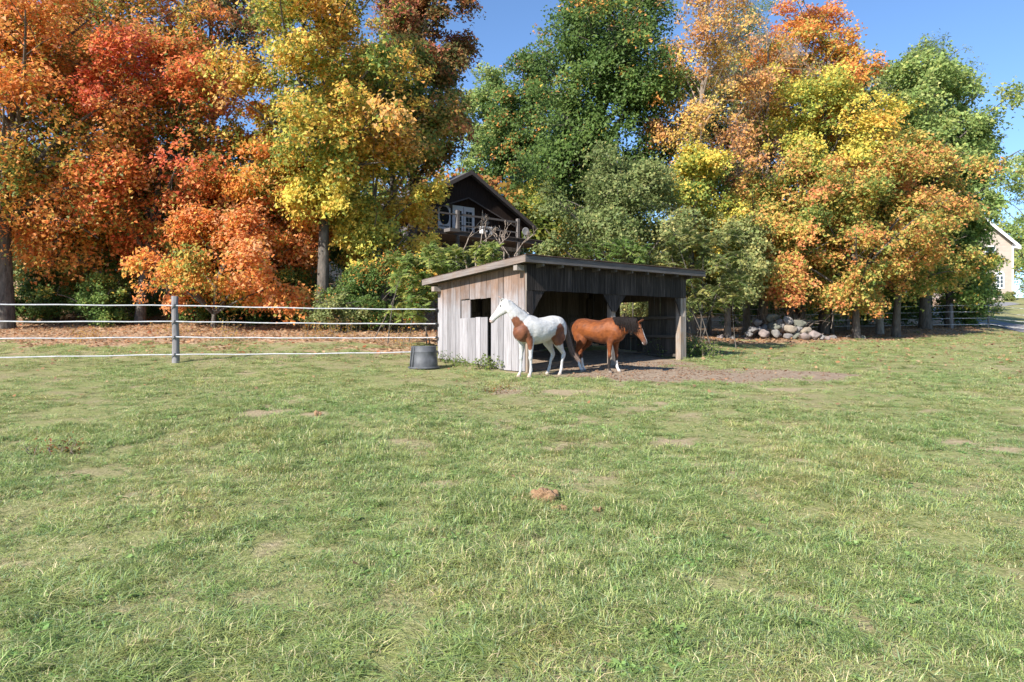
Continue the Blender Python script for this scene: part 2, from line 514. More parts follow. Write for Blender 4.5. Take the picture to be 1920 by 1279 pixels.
# posts
for (x0, x1, y0, y1, zt, mt) in ((.0, .15, -.03, .13, 2.36, M_post), (2.80, 2.96, -.0, .16, 2.36, M_post), (5.53, 5.72, -.03, .15, 2.36, M_post),
                             (.02, .16, 3.66, 3.80, 2.02, M_inner), (2.80, 2.94, 3.66, 3.80, 2.02, M_inner), (5.55, 5.69, 3.66, 3.80, 2.02, M_inner), (1.35, 1.45, 3.68, 3.78, 2.02, M_inner)):
    MB().box(x0, x1, y0, y1, lz((x0 + x1) / 2, y0) - .25, zt, .012).build('post', mt, shed)
# front header of vertical boards
n = 25; xs = [-.028] + [-.028 + (SL + .03) / n * i + random.uniform(-.03, .03) for i in range(1, n)] + [SL + .005]
for a, b in zip(xs[:-1], xs[1:]):
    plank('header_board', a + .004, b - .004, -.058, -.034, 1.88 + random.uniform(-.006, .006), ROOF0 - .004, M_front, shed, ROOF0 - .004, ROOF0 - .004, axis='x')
MB().box(-.02, SL, -.03, .10, 2.30, 2.46).build('front_beam', M_inner, shed)
# gussets: boards cut on the slant
def gusset(pts_list):
    first = None
    for pts in pts_list:
        o = MB().prism(pts, -.036, -.006, 'y').build('gusset' if first is None else 'gusset_board', M_front if first is None else M_front, shed if first is None else first)
        if first is None: first = o
gusset([[(.155, 1.30), (.155, 1.876), (.33, 1.876), (.33, 1.60)], [(.335, 1.61), (.335, 1.876), (.53, 1.876)]])
MB().box(-.028, .15, -.056, -.034, 1.28, 1.876).build('post_cap_board', M_front, shed)
gusset([[(2.74, 1.876), (2.80, 1.44), (2.95, 1.44), (3.02, 1.876)], [(2.47, 1.876), (2.735, 1.876), (2.79, 1.46)], [(3.025, 1.876), (3.30, 1.876), (2.96, 1.46)]])
gusset([[(5.27, 1.876), (5.40, 1.876), (5.40, 1.66)], [(5.405, 1.876), (5.525, 1.876), (5.525, 1.36), (5.405, 1.65)]])
# cladding of the right-hand post
MB().box(5.66, 5.74, -.056, -.032, lz(5.7, 0) + .02, 1.876).build('post_board', M_post, shed)
MB().box(5.50, 5.655, -.058, -.032, lz(5.6, 0) + .02, 1.36).build('post_board', M_post, shed)
# back wall
n = 24; xs = [0.02 + (SL - .03) / n * i for i in range(n + 1)]
for i, (a, b) in enumerate(zip(xs[:-1], xs[1:])):
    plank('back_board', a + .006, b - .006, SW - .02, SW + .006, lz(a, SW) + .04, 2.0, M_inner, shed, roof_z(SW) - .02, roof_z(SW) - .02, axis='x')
for z in (.75, 1.4): MB().box(.17, 5.5, SW - .09, SW - .025, z, z + .09).build('back_rail', M_inner, shed)
# right side wall with its opening
n = 16
ys = [0.16 + (SW - .16) / n * i for i in range(n + 1)]
for i, (a, b) in enumerate(zip(ys[:-1], ys[1:])):
    mid = (a + b) / 2; gap = .008 if random.random() < .7 else .03
    zt = (roof_z(a) - .012, roof_z(b) - .012)
    if 1.29 < mid < 2.37:
        plank('right_board', SL - .02, SL + .005, a + gap / 2, b - gap / 2, lz(SL, mid) + .06, 1, M_inner, shed, 1.30, 1.30)
        if not 1.5 < mid < 1.62: plank('right_board', SL - .02, SL + .005, a + .004, b - .004, 1.84, 1, M_inner, shed, *zt)
    else:
        plank('right_board', SL - .02, SL + .005, a + gap / 2, b - gap / 2, lz(SL, mid) + .06 + random.uniform(0, .06), 1, M_inner, shed, *zt)
for z in (.22, .76, 1.30): MB().box(SL - .13, SL - .025, .16, 3.66, z, z + .085, .01).build('side_rail', M_rail, shed)
# beams whose ends show under the rake
for y, z in ((.02, 2.33), (3.68, 2.03)):
    MB().box(-.26, -.03, y, y + .14, z, z + .13, .006).build('beam_end', M_post, shed)
# roof
y0, y1, x0, x1 = -OV_F, SW + OV_B, -OV_L, SL + OV_R
def slab(xa, xb, ya, yb, o0, o1):
    return MB().prism([(ya, roof_z(ya) + o0), (yb, roof_z(yb) + o0), (yb, roof_z(yb) + o1), (ya, roof_z(ya) + o1)], xa, xb, 'x')
roof = slab(x0 + .03, x1 - .03, y0 + .03, y1 - .03, .0, .10).build('roof', M_inner, shed)
rows = 16; dep = (y1 - y0 + .06) / rows
for i in range(rows):
    ya = y0 - .03 + i * dep; yb = ya + dep + .03
    slab(x0 - .02, x1 + .02, ya, yb, .128 - i * .0 + .004, .142).v
    mb = MB().prism([(ya, roof_z(ya) + .135), (yb, roof_z(yb) + .128), (yb, roof_z(yb) + .134), (ya, roof_z(ya) + .150)], x0 - .02, x1 + .02, 'x')
    mb.build('shingle_course', M_shingle, roof)
slab(x0 + .004, x1 - .004, y0, y0 + .028, -.025, .125).build('fascia', M_fasc_x, roof)
slab(x0 + .004, x1 - .004, y1 - .028, y1, -.025, .125).build('fascia', M_fasc_x, roof)
slab(x0 - .024, x0, y0 + .0, y1, -.025, .126).build('rake_board', M_fasc_y, roof)
slab(x1, x1 + .024, y0 + .0, y1, -.025, .126).build('rake_board', M_fasc_y, roof)
for i in range(10):
    x = .25 + i * .6
    slab(x, x + .05, y0 + .03, y1 - .03, -.09, -.002).build('rafter', M_inner, roof)

# ================================================================== fences
M_tape = plain_mat('white_fence_tape', (.60, .59, .60), .6, .2, 9, .2)
M_wire = plain_mat('pale_fence_wire', (.55, .56, .58), .5, .06, 20, .3)
M_fpost = wood_mat('round_post_wood', 'z', [(.25, (.075, .07, .072)), (.5, (.19, .178, .178)), (.75, (.31, .295, .295))], .2, rot=0)
M_black = plain_mat('black_plastic', (.02, .02, .022), .5, .1, 10, .4)
def round_post(x, y, h, r, parent, mat, lean=(0, 0)):
    z = g1(x, y)
    g = np.random.default_rng(int(abs(x * 100)))
    zs = np.linspace(-.3, h, 9)
    path = [(x + lean[0] * t + g.normal() * .006, y + lean[1] * t + g.normal() * .006, z + t) for t in zs]
    rr = [r * (1.08 - .12 * max(t, 0) / h + g.normal() * .025) for t in zs]
    return MB().tube(path, rr, 12).build('post', mat, parent, smooth=True)
def strand(pts, hgt, wid, parent, mat, name='tape', sag=.02):
    path = []
    for (a, b) in zip(pts[:-1], pts[1:]):
        a, b = np.array(a), np.array(b)
        k = 14
        for i in range(k):
            t = i / k
            q = a * (1 - t) + b * t; q[2] -= sag * 4 * t * (1 - t)
            q[2] += .006 * math.sin(i * 1.7 + a[0] * 3 + a[2] * 5); path.append(q)
    path.append(np.array(pts[-1]))
    V, F = tube_vf(path, np.tile([[hgt / 2, wid / 2]], (len(path), 1)), 6)
    # make the band stand upright: first radius lies across, second vertical, so test and swap
    mb = MB(); mb.add(V, F)
    return mb.build(name, mat, parent)
fence = thing('tape_fence', 'white four-strand tape fence on round grey posts running to the shelter', 'fence', (-8.27, 16.8, g1(-8.27, 16.8)))
def child_world(o):           # keep world placement under a parent that is not at the origin
    o.matrix_parent_inverse = Matrix.Translation(o.parent.location).inverted()
cw = np.array(SO) + SV * (SW - .02) + SU * (-.06)
fp = [(-14.6, 14.4), (-8.27, 16.8)]
for k, (x, y) in enumerate(fp):
    child_world(round_post(x, y, 1.64 if k else 1.6, .080, fence, M_fpost, (-.016, 0)))
heights_post = [2.22, 1.83, 1.445, 1.02]; heights_shed = [2.20, 1.805, 1.43, 1.04]
for hp, hs_ in zip(heights_post, heights_shed):
    pts = [(-14.6, 14.28, hp - .02), (-8.27, 16.70, hp), (cw[0] - .02, cw[1] - .02, hs_)]
    child_world(strand(pts, .029, .029, fence, M_tape, 'tape', .018))
    for (x, y, z) in pts[1:]:
        child_world(MB().box(x - .03, x + .03, y - .035, y + .035, z - .035, z + .035, .012).build('insulator', M_black if x > -5 else M_fpost, fence))
# far fence under the trees on the right
fr = thing('wire_fence', 'thin pale four-wire fence with spaced posts under the trees on the right', 'fence', gpt(1783, 38))
rp = [(gpt(1262, 33), 1), (gpt(1400, 38), 1), (gpt(1590, 40), 1), (gpt(1783, 38), 1), (gpt(1853, 39), .45), (gpt(1930, 36.5), 1), (gpt(2080, 33), 1)]
for (p, w) in rp:
    child_world(round_post(p[0], p[1], 1.38, .10 * w, fr, M_fpost))
for k in range(4):
    h = .22 + k * .355
    child_world(strand([(p[0], p[1] - .1, p[2] + h) for p, w in rp], .028, .028, fr, M_wire, 'wire', .01))
# ================================================================== horses
def loft(secs, sides=20):
    """secs: list of (center, half up/down, half width, axis_up vector, axis_side vector) -> closed volume"""
    V = []; th = np.linspace(0, 2 * np.pi, sides, endpoint=False)
    for (c, a, b, up, sd) in secs:
        c = np.array(c, float)
        V.append(c + np.outer(np.cos(th) * a, up) + np.outer(np.sin(th) * b, sd))
    n = len(secs); V = np.concatenate(V)
    F = []
    for i in range(n - 1):
        for j in range(sides):
            k = (j + 1) % sides
            F.append((i * sides + j, i * sides + k, (i + 1) * sides + k, (i + 1) * sides + j))
    F.append(tuple(range(sides))[::-1]); F.append(tuple((n - 1) * sides + j for j in range(sides)))
    return V, F
def path_loft(pts, rad, side=(0, 1, 0), sides=16):
    """tube through pts with (half depth, half width); width axis stays near 'side'"""
    P = np.array(pts, float); T = np.gradient(P, axis=0); T /= np.linalg.norm(T, axis=1)[:, None]
    out = []
    for i in range(len(P)):
        s = np.array(side[i] if isinstance(side, list) else side, float)
        s = s - T[i] * (s @ T[i]); s /= np.linalg.norm(s)
        up = np.cross(T[i], s)
        r = rad[i] if hasattr(rad[i], '__len__') else (rad[i], rad[i])
        out.append((P[i], r[0], r[1], up, s))
    return loft(out, sides)
def densify(pts, rad, k=4):
    """Catmull-Rom through the control points"""
    P = np.array(pts, float); Q = np.array([(r if hasattr(r, '__len__') else (r, r)) for r in rad], float)
    A = np.hstack([P, Q]); A = np.vstack([2 * A[0] - A[1], A, 2 * A[-1] - A[-2]])
    out = []
    for i in range(1, len(A) - 2):
        for t in np.linspace(0, 1, k, endpoint=False):
            p0, p1, p2, p3 = A[i - 1], A[i], A[i + 1], A[i + 2]
            out.append(.5 * (2 * p1 + (p2 - p0) * t + (2 * p0 - 5 * p1 + 4 * p2 - p3) * t * t + (3 * p1 - p0 - 3 * p2 + p3) * t ** 3))
    out.append(A[-2])
    out = np.array(out)
    return out[:, :3], np.clip(out[:, 3:], .004, None)

def head_frame(poll, yaw, pitch):
    f = np.array([math.cos(yaw) * math.cos(pitch), math.sin(yaw) * math.cos(pitch), math.sin(pitch)])
    s = np.array([-math.sin(yaw), math.cos(yaw), 0.0])
    u = np.cross(f, s)
    return f, s, u

def build_horse(name, label, spec):
    root = thing(name, label, 'horse', spec['loc'], spec['rz'])
    sc = spec['scale']
    V, F = [], []
    def add(vf):
        v, f = vf; n = sum(len(x) for x in V)
        V.append(v); F.extend([tuple(i + n for i in q) for q in f])
    Z, Y, X = np.array([0, 0, 1.]), np.array([0, 1., 0]), np.array([1., 0, 0])
    tor = [(-.80, 1.10, .07, .07), (-.76, 1.13, .18, .16), (-.66, 1.16, .255, .235), (-.50, 1.17, .275, .285), (-.32, 1.145, .285, .30),
           (-.12, 1.10, .295, .315), (.10, 1.075, .31, .32), (.28, 1.095, .325, .29), (.42, 1.12, .325, .245), (.54, 1.10, .29, .215), (.64, 1.06, .22, .19), (.72, 1.04, .12, .12), (.75, 1.04, .05, .05)]
    belly = spec.get('belly', 1.0)
    P, Rr = densify([(x, 0, z) for x, z, a, b in tor], [(a, b * (belly if -.4 < x < .3 else 1)) for x, z, a, b in tor], 3)
    add(loft([(P[i], Rr[i, 0], Rr[i, 1], Z, Y) for i in range(len(P))], 24))
    # withers ridge and croup
    Pw, Rw = densify([(-.05, 0, 1.30), (.2, 0, 1.345), (.36, 0, 1.37), (.52, 0, 1.36)], [(.06, .06), (.085, .06), (.085, .06), (.09, .06)], 4)
    add(path_loft(Pw, Rw))
    # neck
    Pn, Rn = densify(spec['neck'], spec.get('neckr', [(.30, .16), (.255, .135), (.195, .10), (.155, .082), (.125, .078)]), 4)
    add(path_loft(Pn, Rn))
    # head
    poll = np.array(spec['neck'][-1]); yaw, pitch = spec['head']
    f, s, u = head_frame(poll, yaw, pitch)
    u = u if u[2] > 0 else -u
    hs = [(-.07, .00, .06, .055), (0.0, -.015, .105, .078), (.08, -.035, .13, .085), (.17, -.045, .135, .082), (.26, -.035, .11, .068), (.35, -.018, .083, .055), (.43, -.008, .070, .050), (.50, -.008, .068, .052), (.555, -.014, .055, .048), (.585, -.02, .03, .03)]
    Ph, Rh = densify([tuple(poll + f * a + u * b) for a, b, c, d in hs], [(c, d) for a, b, c, d in hs], 3)
    add(loft([(Ph[i], Rh[i, 0], Rh[i, 1], u, s) for i in range(len(Ph))], 18))
    chin = poll + f * .52 - u * .055
    add(loft([(chin - f * .05, .01, .01, u, s), (chin - f * .02, .028, .03, u, s), (chin + f * .01, .03, .03, u, s), (chin + f * .035, .01, .01, u, s)], 10))
    # brow ridges
    for sg in (-1, 1):
        b = poll + f * .115 + u * .055 + s * sg * .055
        add(loft([(b - f * .04, .006, .006, u, s), (b - f * .015, .028, .028, u, s), (b + f * .02, .026, .026, u, s), (b + f * .05, .006, .006, u, s)], 10))
    # ears
    ear_dir = spec.get('ear', .35)
    for sg in (-1, 1):
        e0 = poll - f * .015 + u * .075 + s * sg * .05
        ed = u * .9 - f * (.35 - ear_dir) + s * sg * .30; ed /= np.linalg.norm(ed)
        Pe = [e0 - ed * .03, e0 + ed * .02, e0 + ed * .07, e0 + ed * .12, e0 + ed * .16]
        add(path_loft(Pe, [(.020, .030), (.024, .034), (.022, .034), (.017, .022), (.006, .006)], side=tuple(s), sides=10))
    for sg in (-1, 1):            # shoulder and haunch muscle
        Pm, Rm = densify([(.50, sg * .13, 1.22), (.47, sg * .165, 1.08), (.44, sg * .165, .93)], [(.08, .05), (.11, .06), (.09, .05)], 3); add(path_loft(Pm, Rm))
        Pm, Rm = densify([(-.40, sg * .17, 1.30), (-.55, sg * .19, 1.16), (-.60, sg * .18, .98)], [(.10, .07), (.15, .09), (.11, .08)], 3); add(path_loft(Pm, Rm))
    # legs
    for L in spec['legs']:
        dx, dy = L['foot']
        sg = 1 if L['side'] == 'l' else -1
        if L['end'] == 'f':
            c = [(.46, .11, 1.02, .14, .08), (.42, .135, .88, .125, .075), (.40, .14, .76, .088, .066), (.395, .14, .62, .060, .050), (.395, .14, .51, .047, .042), (.40, .14, .45, .052, .047), (.388, .14, .385, .036, .034), (.385, .14, .27, .032, .028), (.383, .14, .165, .043, .037), (.405, .14, .105, .032, .032), (.42, .14, .068, .046, .044), (.438, .14, .0, .064, .060)]
        else:
            c = [(-.50, .12, 1.12, .20, .13), (-.50, .15, .97, .20, .13), (-.47, .16, .84, .165, .105), (-.53, .155, .73, .110, .074), (-.61, .15, .62, .070, .050), (-.682, .145, .53, .062, .042), (-.668, .145, .46, .054, .042), (-.640, .145, .38, .038, .033), (-.625, .145, .26, .034, .030), (-.615, .145, .165, .044, .038), (-.59, .145, .105, .033, .033), (-.575, .145, .068, .046, .044), (-.555, .145, .0, .064, .060)]
        pts, rad = [], []
        for (x, y, z, a, b) in c:
            t = max(0, min(1, (.95 - z) / .95)) ** 1.0
            pts.append((x + dx * t, sg * y + dy * t, z)); rad.append((a, b))
        Pl, Rl = densify(pts, rad, 3)
        add(path_loft(Pl, Rl, sides=14))
    Vv = np.concatenate(V)
    me = bpy.data.meshes.new('body'); me.from_pydata([tuple(p) for p in Vv], [], F)
    tmp = bpy.data.objects.new('body_tmp', me); C.objects.link(tmp)
    md = tmp.modifiers.new('r', 'REMESH'); md.mode = 'VOXEL'; md.voxel_size = .0165
    md2 = tmp.modifiers.new('s', 'SMOOTH'); md2.factor = .5; md2.iterations = 2
    dg = bpy.context.evaluated_depsgraph_get(); dg.update()
    bme = bpy.data.meshes.new_from_object(tmp.evaluated_get(dg))
    bpy.data.objects.remove(tmp)
    bme.name = 'body'
    co = np.empty(len(bme.vertices) * 3, np.float32); bme.vertices.foreach_get('co', co); co = co.reshape(-1, 3)
    co += (np.stack([noise3(co, .16, 61), noise3(co, .16, 62), noise3(co, .16, 63)], 1) * .004 * np.clip((co[:, 2:3] - .5) * 4, 0, 1)).astype(np.float32)
    bme.vertices.foreach_set('co', co.ravel())
    col = spec['paint'](co.astype(float), dict(poll=poll, f=f, s=s, u=u))
    for a in list(bme.color_attributes): bme.color_attributes.remove(a)
    set_col(bme, col)
    bme.polygons.foreach_set('use_smooth', np.ones(len(bme.polygons), bool))
    bme.materials.clear(); bme.materials.append(M_coat)
    body = bpy.data.objects.new('body', bme); link(body, root)
    root.scale = (sc, sc, sc)
    # eyes, nostrils
    for sg in (-1, 1):
        c = poll + f * .135 + u * .030 + s * sg * .080
        e = MB().tube([c - s * sg * .018, c - s * sg * .006, c + s * sg * .006, c + s * sg * .012], [.012, .019, .015, .004], 10).build('eye', M_eye, root, True)
        c = poll + f * .545 + u * .012 + s * sg * .043
        MB().tube([c - s * sg * .008, c + s * sg * .004, c + s * sg * .008], [.012, .012, .006], 8).build('nostril', spec['nos'], root, True)
    return root, dict(poll=poll, f=f, s=s, u=u, neck=Pn, neckr=Rn)

def hair(name, strands, mat, parent, seed=1):
    """strands: list of (path (k,3), width) ribbons"""
    Vs, Fs = [], []; n = 0
    for path, w in strands:
        V, F = tube_vf(path, np.linspace(w, w * .25, len(path)), 4)
        Vs.append(V); Fs.append(F + n); n += len(V)
    o = bpy.data.objects.new(name, fastmesh(name, np.concatenate(Vs), np.concatenate(Fs), mat, smooth=True)); link(o, parent)
    return o

def coat_mat():
    m, nt, p, out = mat_new('horse_coat')
    a = N(nt, 'ShaderNodeAttribute', attribute_name='Col')
    v = pos_vec(nt)
    n = noise_n(nt, v, 14, 5)
    c = mixc(nt, .55, a.outputs['Color'], ramp(nt, n, [(.3, (.62, .58, .54)), (.7, (1.1, 1.1, 1.1))]), 'MULTIPLY')
    nt.links.new(c, p.inputs['Base Color'])
    p.inputs['Roughness'].default_value = .56; p.inputs['Specular IOR Level'].default_value = .24
    p.inputs['Sheen Weight'].default_value = .06
    h = mathn(nt, 'ADD', noise_n(nt, v, 7, 3, .5), mathn(nt, 'MULTIPLY', noise_n(nt, v, 120, 2), .10))
    nt.links.new(bump(nt, h, .035, .6), p.inputs['Normal'])
    return m
M_coat = coat_mat()
M_eye = plain_mat('horse_eye', (.012, .008, .006), .08, .05, 4, .6)
M_pink = plain_mat('pink_nostril', (.22, .10, .09), .6, .1, 20)
M_dark = plain_mat('dark_nostril', (.03, .022, .02), .6, .1, 20)
M_mane_b = plain_mat('dark_mane_hair', (.015, .011, .010), .7, .5, 40, .12)
M_mane_w = plain_mat('white_mane_hair', (.62, .58, .55), .55, .12, 40, .3)
M_tail_w = plain_mat('brown_tail_hair', (.19, .135, .11), .6, .35, 40, .2)

def lerp(a, b, t): return a * (1 - t[:, None]) + b * t[:, None]
def paint_white(P, h):
    n = noise3(P, .10, 31) * .6 + noise3(P, .05, 32) * .4
    base = np.tile(np.array([[.52, .512, .50]]), (len(P), 1))
    brown = np.array([.145, .052, .028]); br2 = np.array([.20, .075, .036])
    bcol = lerp(np.tile(brown, (len(P), 1)), np.tile(br2, (len(P), 1)), np.clip(.5 + n, 0, 1))
    def blob(c, r, k=.10): 
        q = (P - np.array(c)) / np.array(r)
        return 1 - np.sqrt((q ** 2).sum(1)) + k * n
    m = np.maximum.reduce([blob((.66, .10, 1.02), (.20, .20, .20)), blob((.60, .16, .90), (.19, .16, .17)), blob((.52, .19, .80), (.13, .13, .19)), blob((.68, .04, 1.14), (.12, .16, .20)), blob((.70, -.06, .98), (.12, .12, .10)), blob((.77, .04, 1.24), (.11, .13, .16)),
                           blob((-.42, .30, 1.02), (.15, .22, .23)), blob((-.36, .30, .86), (.20, .20, .14)), blob((-.50, .28, .90), (.12, .2, .14))])
    c = lerp(base, bcol, sstep(-.07, .07, m + .05 * noise3(P, .025, 33)))
    # pink grey muzzle, brown-tinged ears, dusty lower legs and hooves
    a = (P - h['poll']) @ h['f']; near = np.linalg.norm(P - h['poll'], axis=1)
    mz = sstep(.46, .58, a) * (near < .75)
    c = lerp(c, np.tile(np.array([.50, .33, .30]), (len(P), 1)), .7 * mz)
    eu = (P - h['poll']) @ h['u']
    c = lerp(c, np.tile(np.array([.34, .19, .13]), (len(P), 1)), .8 * sstep(.09, .15, eu) * (near < .35) * (a < .1))
    c = lerp(c, np.tile(np.array([.42, .34, .28]), (len(P), 1)), .55 * sstep(.22, .05, P[:, 2]))
    hoof = sstep(.072, .060, P[:, 2])
    return lerp(c, np.tile(np.array([.38, .30, .235]), (len(P), 1)), hoof)
def paint_bay(P, h):
    n = noise3(P, .12, 41) * .6 + noise3(P, .05, 42) * .4
    bay = np.array([.235, .068, .016]); deep = np.array([.115, .033, .011])
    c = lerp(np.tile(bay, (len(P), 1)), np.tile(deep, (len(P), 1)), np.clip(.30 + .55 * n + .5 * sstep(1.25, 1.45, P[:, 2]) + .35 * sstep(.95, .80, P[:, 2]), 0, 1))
    blk = np.array([.022, .016, .014]); wht = np.array([.70, .67, .64])
    isleg = P[:, 2] < .62
    front = P[:, 0] > 0
    right = P[:, 1] < 0
    k = sstep(.50, .36, P[:, 2] + .03 * n)
    c = lerp(c, np.tile(blk, (len(P), 1)), k * (front) + .6 * k * (~front))
    w_h = sstep(.36, .33, P[:, 2] + .03 * n) * (~front)
    w_f = sstep(.33, .30, P[:, 2] + .03 * n) * (front & ~right)
    c = lerp(c, np.tile(wht, (len(P), 1)), np.maximum(w_h, w_f))
    d = P - h['poll']; a = d @ h['f']; s = d @ h['s']; u = d @ h['u']; near = np.linalg.norm(d, axis=1) < .72
    bl = sstep(.026, .014, np.abs(s) + .006 * n) * sstep(.0, .03, u) * near * (a > .10)
    c = lerp(c, np.tile(np.array([.10, .052, .03]), (len(P), 1)), .45 * sstep(.0, .1, a) * near * (P[:, 0] > .9))
    c = lerp(c, np.tile(blk * 3.2, (len(P), 1)), .65 * sstep(.42, .52, a) * near)
    c = lerp(c, np.tile(wht, (len(P), 1)), bl)
    c = lerp(c, np.tile(np.array([.52, .46, .43]), (len(P), 1)), sstep(-.04, -.065, u) * near * (a > .49))
    c = lerp(c, np.tile(deep * .5, (len(P), 1)), .8 * sstep(.10, .16, u) * near * (a < .08))
    hoof = sstep(.072, .06, P[:, 2])
    return lerp(c, np.tile(np.array([.24, .19, .15]), (len(P), 1)), hoof * .9)

# the white horse: heads left and towards the viewer, looking left
g = ghit(996, 707)
w_rz = math.atan2(-.66, -.75)
W_SC = .945
wl = np.array([1.02 - .0, 15.30])
white, wh = build_horse('horse', 'white horse with brown chest and flank patches standing before the shelter', dict(
    neckr=[(.28, .155), (.235, .125), (.172, .092), (.138, .076), (.115, .072)], loc=(.60, 15.10, g1(.42, 14.95) - .005), rz=w_rz, scale=W_SC, belly=1.0,
    neck=[(.40, 0, 1.17), (.58, -.01, 1.33), (.74, -.05, 1.50), (.84, -.11, 1.64), (.89, -.16, 1.725)], head=(-R(52), -R(50)), ear=.45,
    legs=[dict(end='f', side='l', foot=(.03, .02)), dict(end='f', side='r', foot=(.06, -.03)), dict(end='h', side='l', foot=(.05, .02)), dict(end='h', side='r', foot=(.16, -.02))],
    paint=paint_white, nos=M_pink))
bay, bh = build_horse('horse', 'bay horse with dark mane and white socks, head lowered, in front of the shelter', dict(
    loc=(2.05, 16.05, g1(2.1, 15.9) - .005), rz=math.atan2(-.60, .80), scale=.885, belly=1.05,
    neck=[(.44, 0, 1.14), (.62, .02, 1.20), (.80, .04, 1.24), (.95, .07, 1.27), (1.05, .10, 1.28)], head=(R(15), -R(66)), ear=.15,
    legs=[dict(end='f', side='l', foot=(.08, .02)), dict(end='f', side='r', foot=(-.02, .0)), dict(end='h', side='l', foot=(.02, .0)), dict(end='h', side='r', foot=(.10, .03))],
    paint=paint_bay, nos=M_dark))
# manes, forelocks and tails
hg = np.random.default_rng(5)
def mane(h, n, length, side, mat, parent, back=.03, w=.012, both=.0):
    st = []
    Pn, Rn = h['neck'], h['neckr']
    for i in range(n):
        t = hg.uniform(.10, 1.0) * (len(Pn) - 1); k = min(int(t), len(Pn) - 2); fr_ = t - k
        c = Pn[k] * (1 - fr_) + Pn[k + 1] * fr_; r = Rn[k] * (1 - fr_) + Rn[k + 1] * fr_
        T = Pn[k + 1] - Pn[k]; T /= np.linalg.norm(T)
        S = np.array([0, 1., 0]); S = S - T * (S @ T); S /= np.linalg.norm(S)
        U = np.cross(T, S); U = U if U[2] > 0 else -U
        sd = side if hg.random() > both else -side
        L = length * hg.uniform(.45, 1.2)
        th = np.linspace(0, 1, 8)
        ang0 = hg.uniform(-.15, .3); sl = hg.normal() * .04
        pts = []
        for q in th:
            arc = min(q * L / r[0], 1.9)
            a = ang0 + arc
            p = c + U * (r[0] + .016) * math.cos(a) + S * sd * (r[1] + .018 + .012 * hg.random()) * math.sin(min(a, 1.6))
            p = p - np.array([0, 0, 1]) * max(0, q * L - 1.5 * r[0]) + T * (hg.normal() * .006 + q * sl)
            pts.append(p)
        st.append((np.array(pts), w * hg.uniform(.7, 1.2)))
    return hair('mane', st, mat, parent)
mane(wh, 130, .14, -1, M_mane_w, white, w=.010)
mane(bh, 420, .36, -1, M_mane_b, bay, w=.012, both=.25)
def forelock(h, n, L, mat, parent):
    st = []
    for i in range(n):
        c = h['poll'] + h['u'] * .10 + h['s'] * hg.normal() * .02
        d = h['f'] * 1.0 + h['s'] * hg.normal() * .18 + h['u'] * .0
        l = L * hg.uniform(.6, 1)
        st.append((np.array([c, c + h['f'] * .03 + h['u'] * .015, c + d * l * .5 - h['u'] * .0, c + d * l - h['u'] * .01]), .008))
    hair('forelock', st, mat, parent)
forelock(wh, 16, .10, M_mane_w, white)
forelock(bh, 40, .20, M_mane_b, bay)
def tail(path, n, spread, mat, parent, w=.010):
    P, Rr = densify(path, [(.03, .03)] * len(path), 5)
    st = []
    T = np.linspace(0, 1, len(P))
    for i in range(n):
        o = hg.normal(size=3) * spread; l = hg.uniform(.65, 1.0); k = max(4, int(len(P) * l))
        prof = np.interp(T[:k], [0, .12, .45, 1], [.35, .5, 1.0, 1.15])
        st.append((P[:k] + o[None] * prof[:, None], w * hg.uniform(.7, 1.3)))
    return hair('tail', st, mat, parent)
tail([(-.74, 0, 1.33), (-.83, 0, 1.28), (-.89, .03, 1.10), (-.92, .07, .85), (-.97, .13, .60), (-1.04, .22, .42), (-1.10, .32, .30)], 90, .024, M_tail_w, white)
tail([(-.74, 0, 1.33), (-.83, 0, 1.27), (-.87, .02, 1.05), (-.88, .03, .80), (-.87, .03, .55), (-.86, .03, .38)], 150, .030, M_mane_b, bay)

# ================================================================== upturned tub
def tub():
    m, nt, p, out = mat_new('black_rubber')
    v = pos_vec(nt, (1, 1, .7)); n = noise_n(nt, v, 5, 5)
    nt.links.new(ramp(nt, n, [(.3, (.05, .052, .057)), (.7, (.115, .119, .128))]), p.inputs['Base Color'])
    p.inputs['Roughness'].default_value = .6; p.inputs['Specular IOR Level'].default_value = .35
    x, y, z = ghit(791, 694)
    t = thing('water_tub', 'upturned black rubber tub on the grass beside the shelter', 'tub', (x, y + .35, g1(x, y + .35)), R(20))
    def ring(prof, n=40, cap=True):
        V = [(r * math.cos(a), r * math.sin(a), zz) for (r, zz) in prof for a in np.linspace(0, 2 * math.pi, n, endpoint=False)]
        F = [(i * n + j, i * n + (j + 1) % n, (i + 1) * n + (j + 1) % n, (i + 1) * n + j) for i in range(len(prof) - 1) for j in range(n)]
        if cap: F.append(tuple((len(prof) - 1) * n + j for j in range(n)))
        return V, F
    mb = MB(); mb.add(*ring([(.352, .02), (.345, .10), (.336, .22), (.331, .225), (.318, .40), (.322, .41), (.322, .43), (.314, .44), (.305, .535), (.300, .552), (.288, .560), (.270, .552), (.10, .548), (.02, .548)]))
    mb.build('body', m, t, True)
    mb = MB(); mb.add(*ring([(.352, .055), (.382, .05), (.388, .035), (.388, .012), (.380, .004), (.350, .004)], cap=False)); mb.build('rim', m, t, True)
    for a in (R(200), R(20)):
        mb = MB()
        for da in (-.16, .16):
            c, s = math.cos(a + da), math.sin(a + da)
            mb.tube([(.36 * c, .36 * s, .03), (.347 * c, .347 * s, .25), (.322 * c, .322 * s, .50), (.30 * c, .30 * s, .55)], [.016, .014, .012, .008], 8)
        mb.build('rib', m, t, True)
tub()

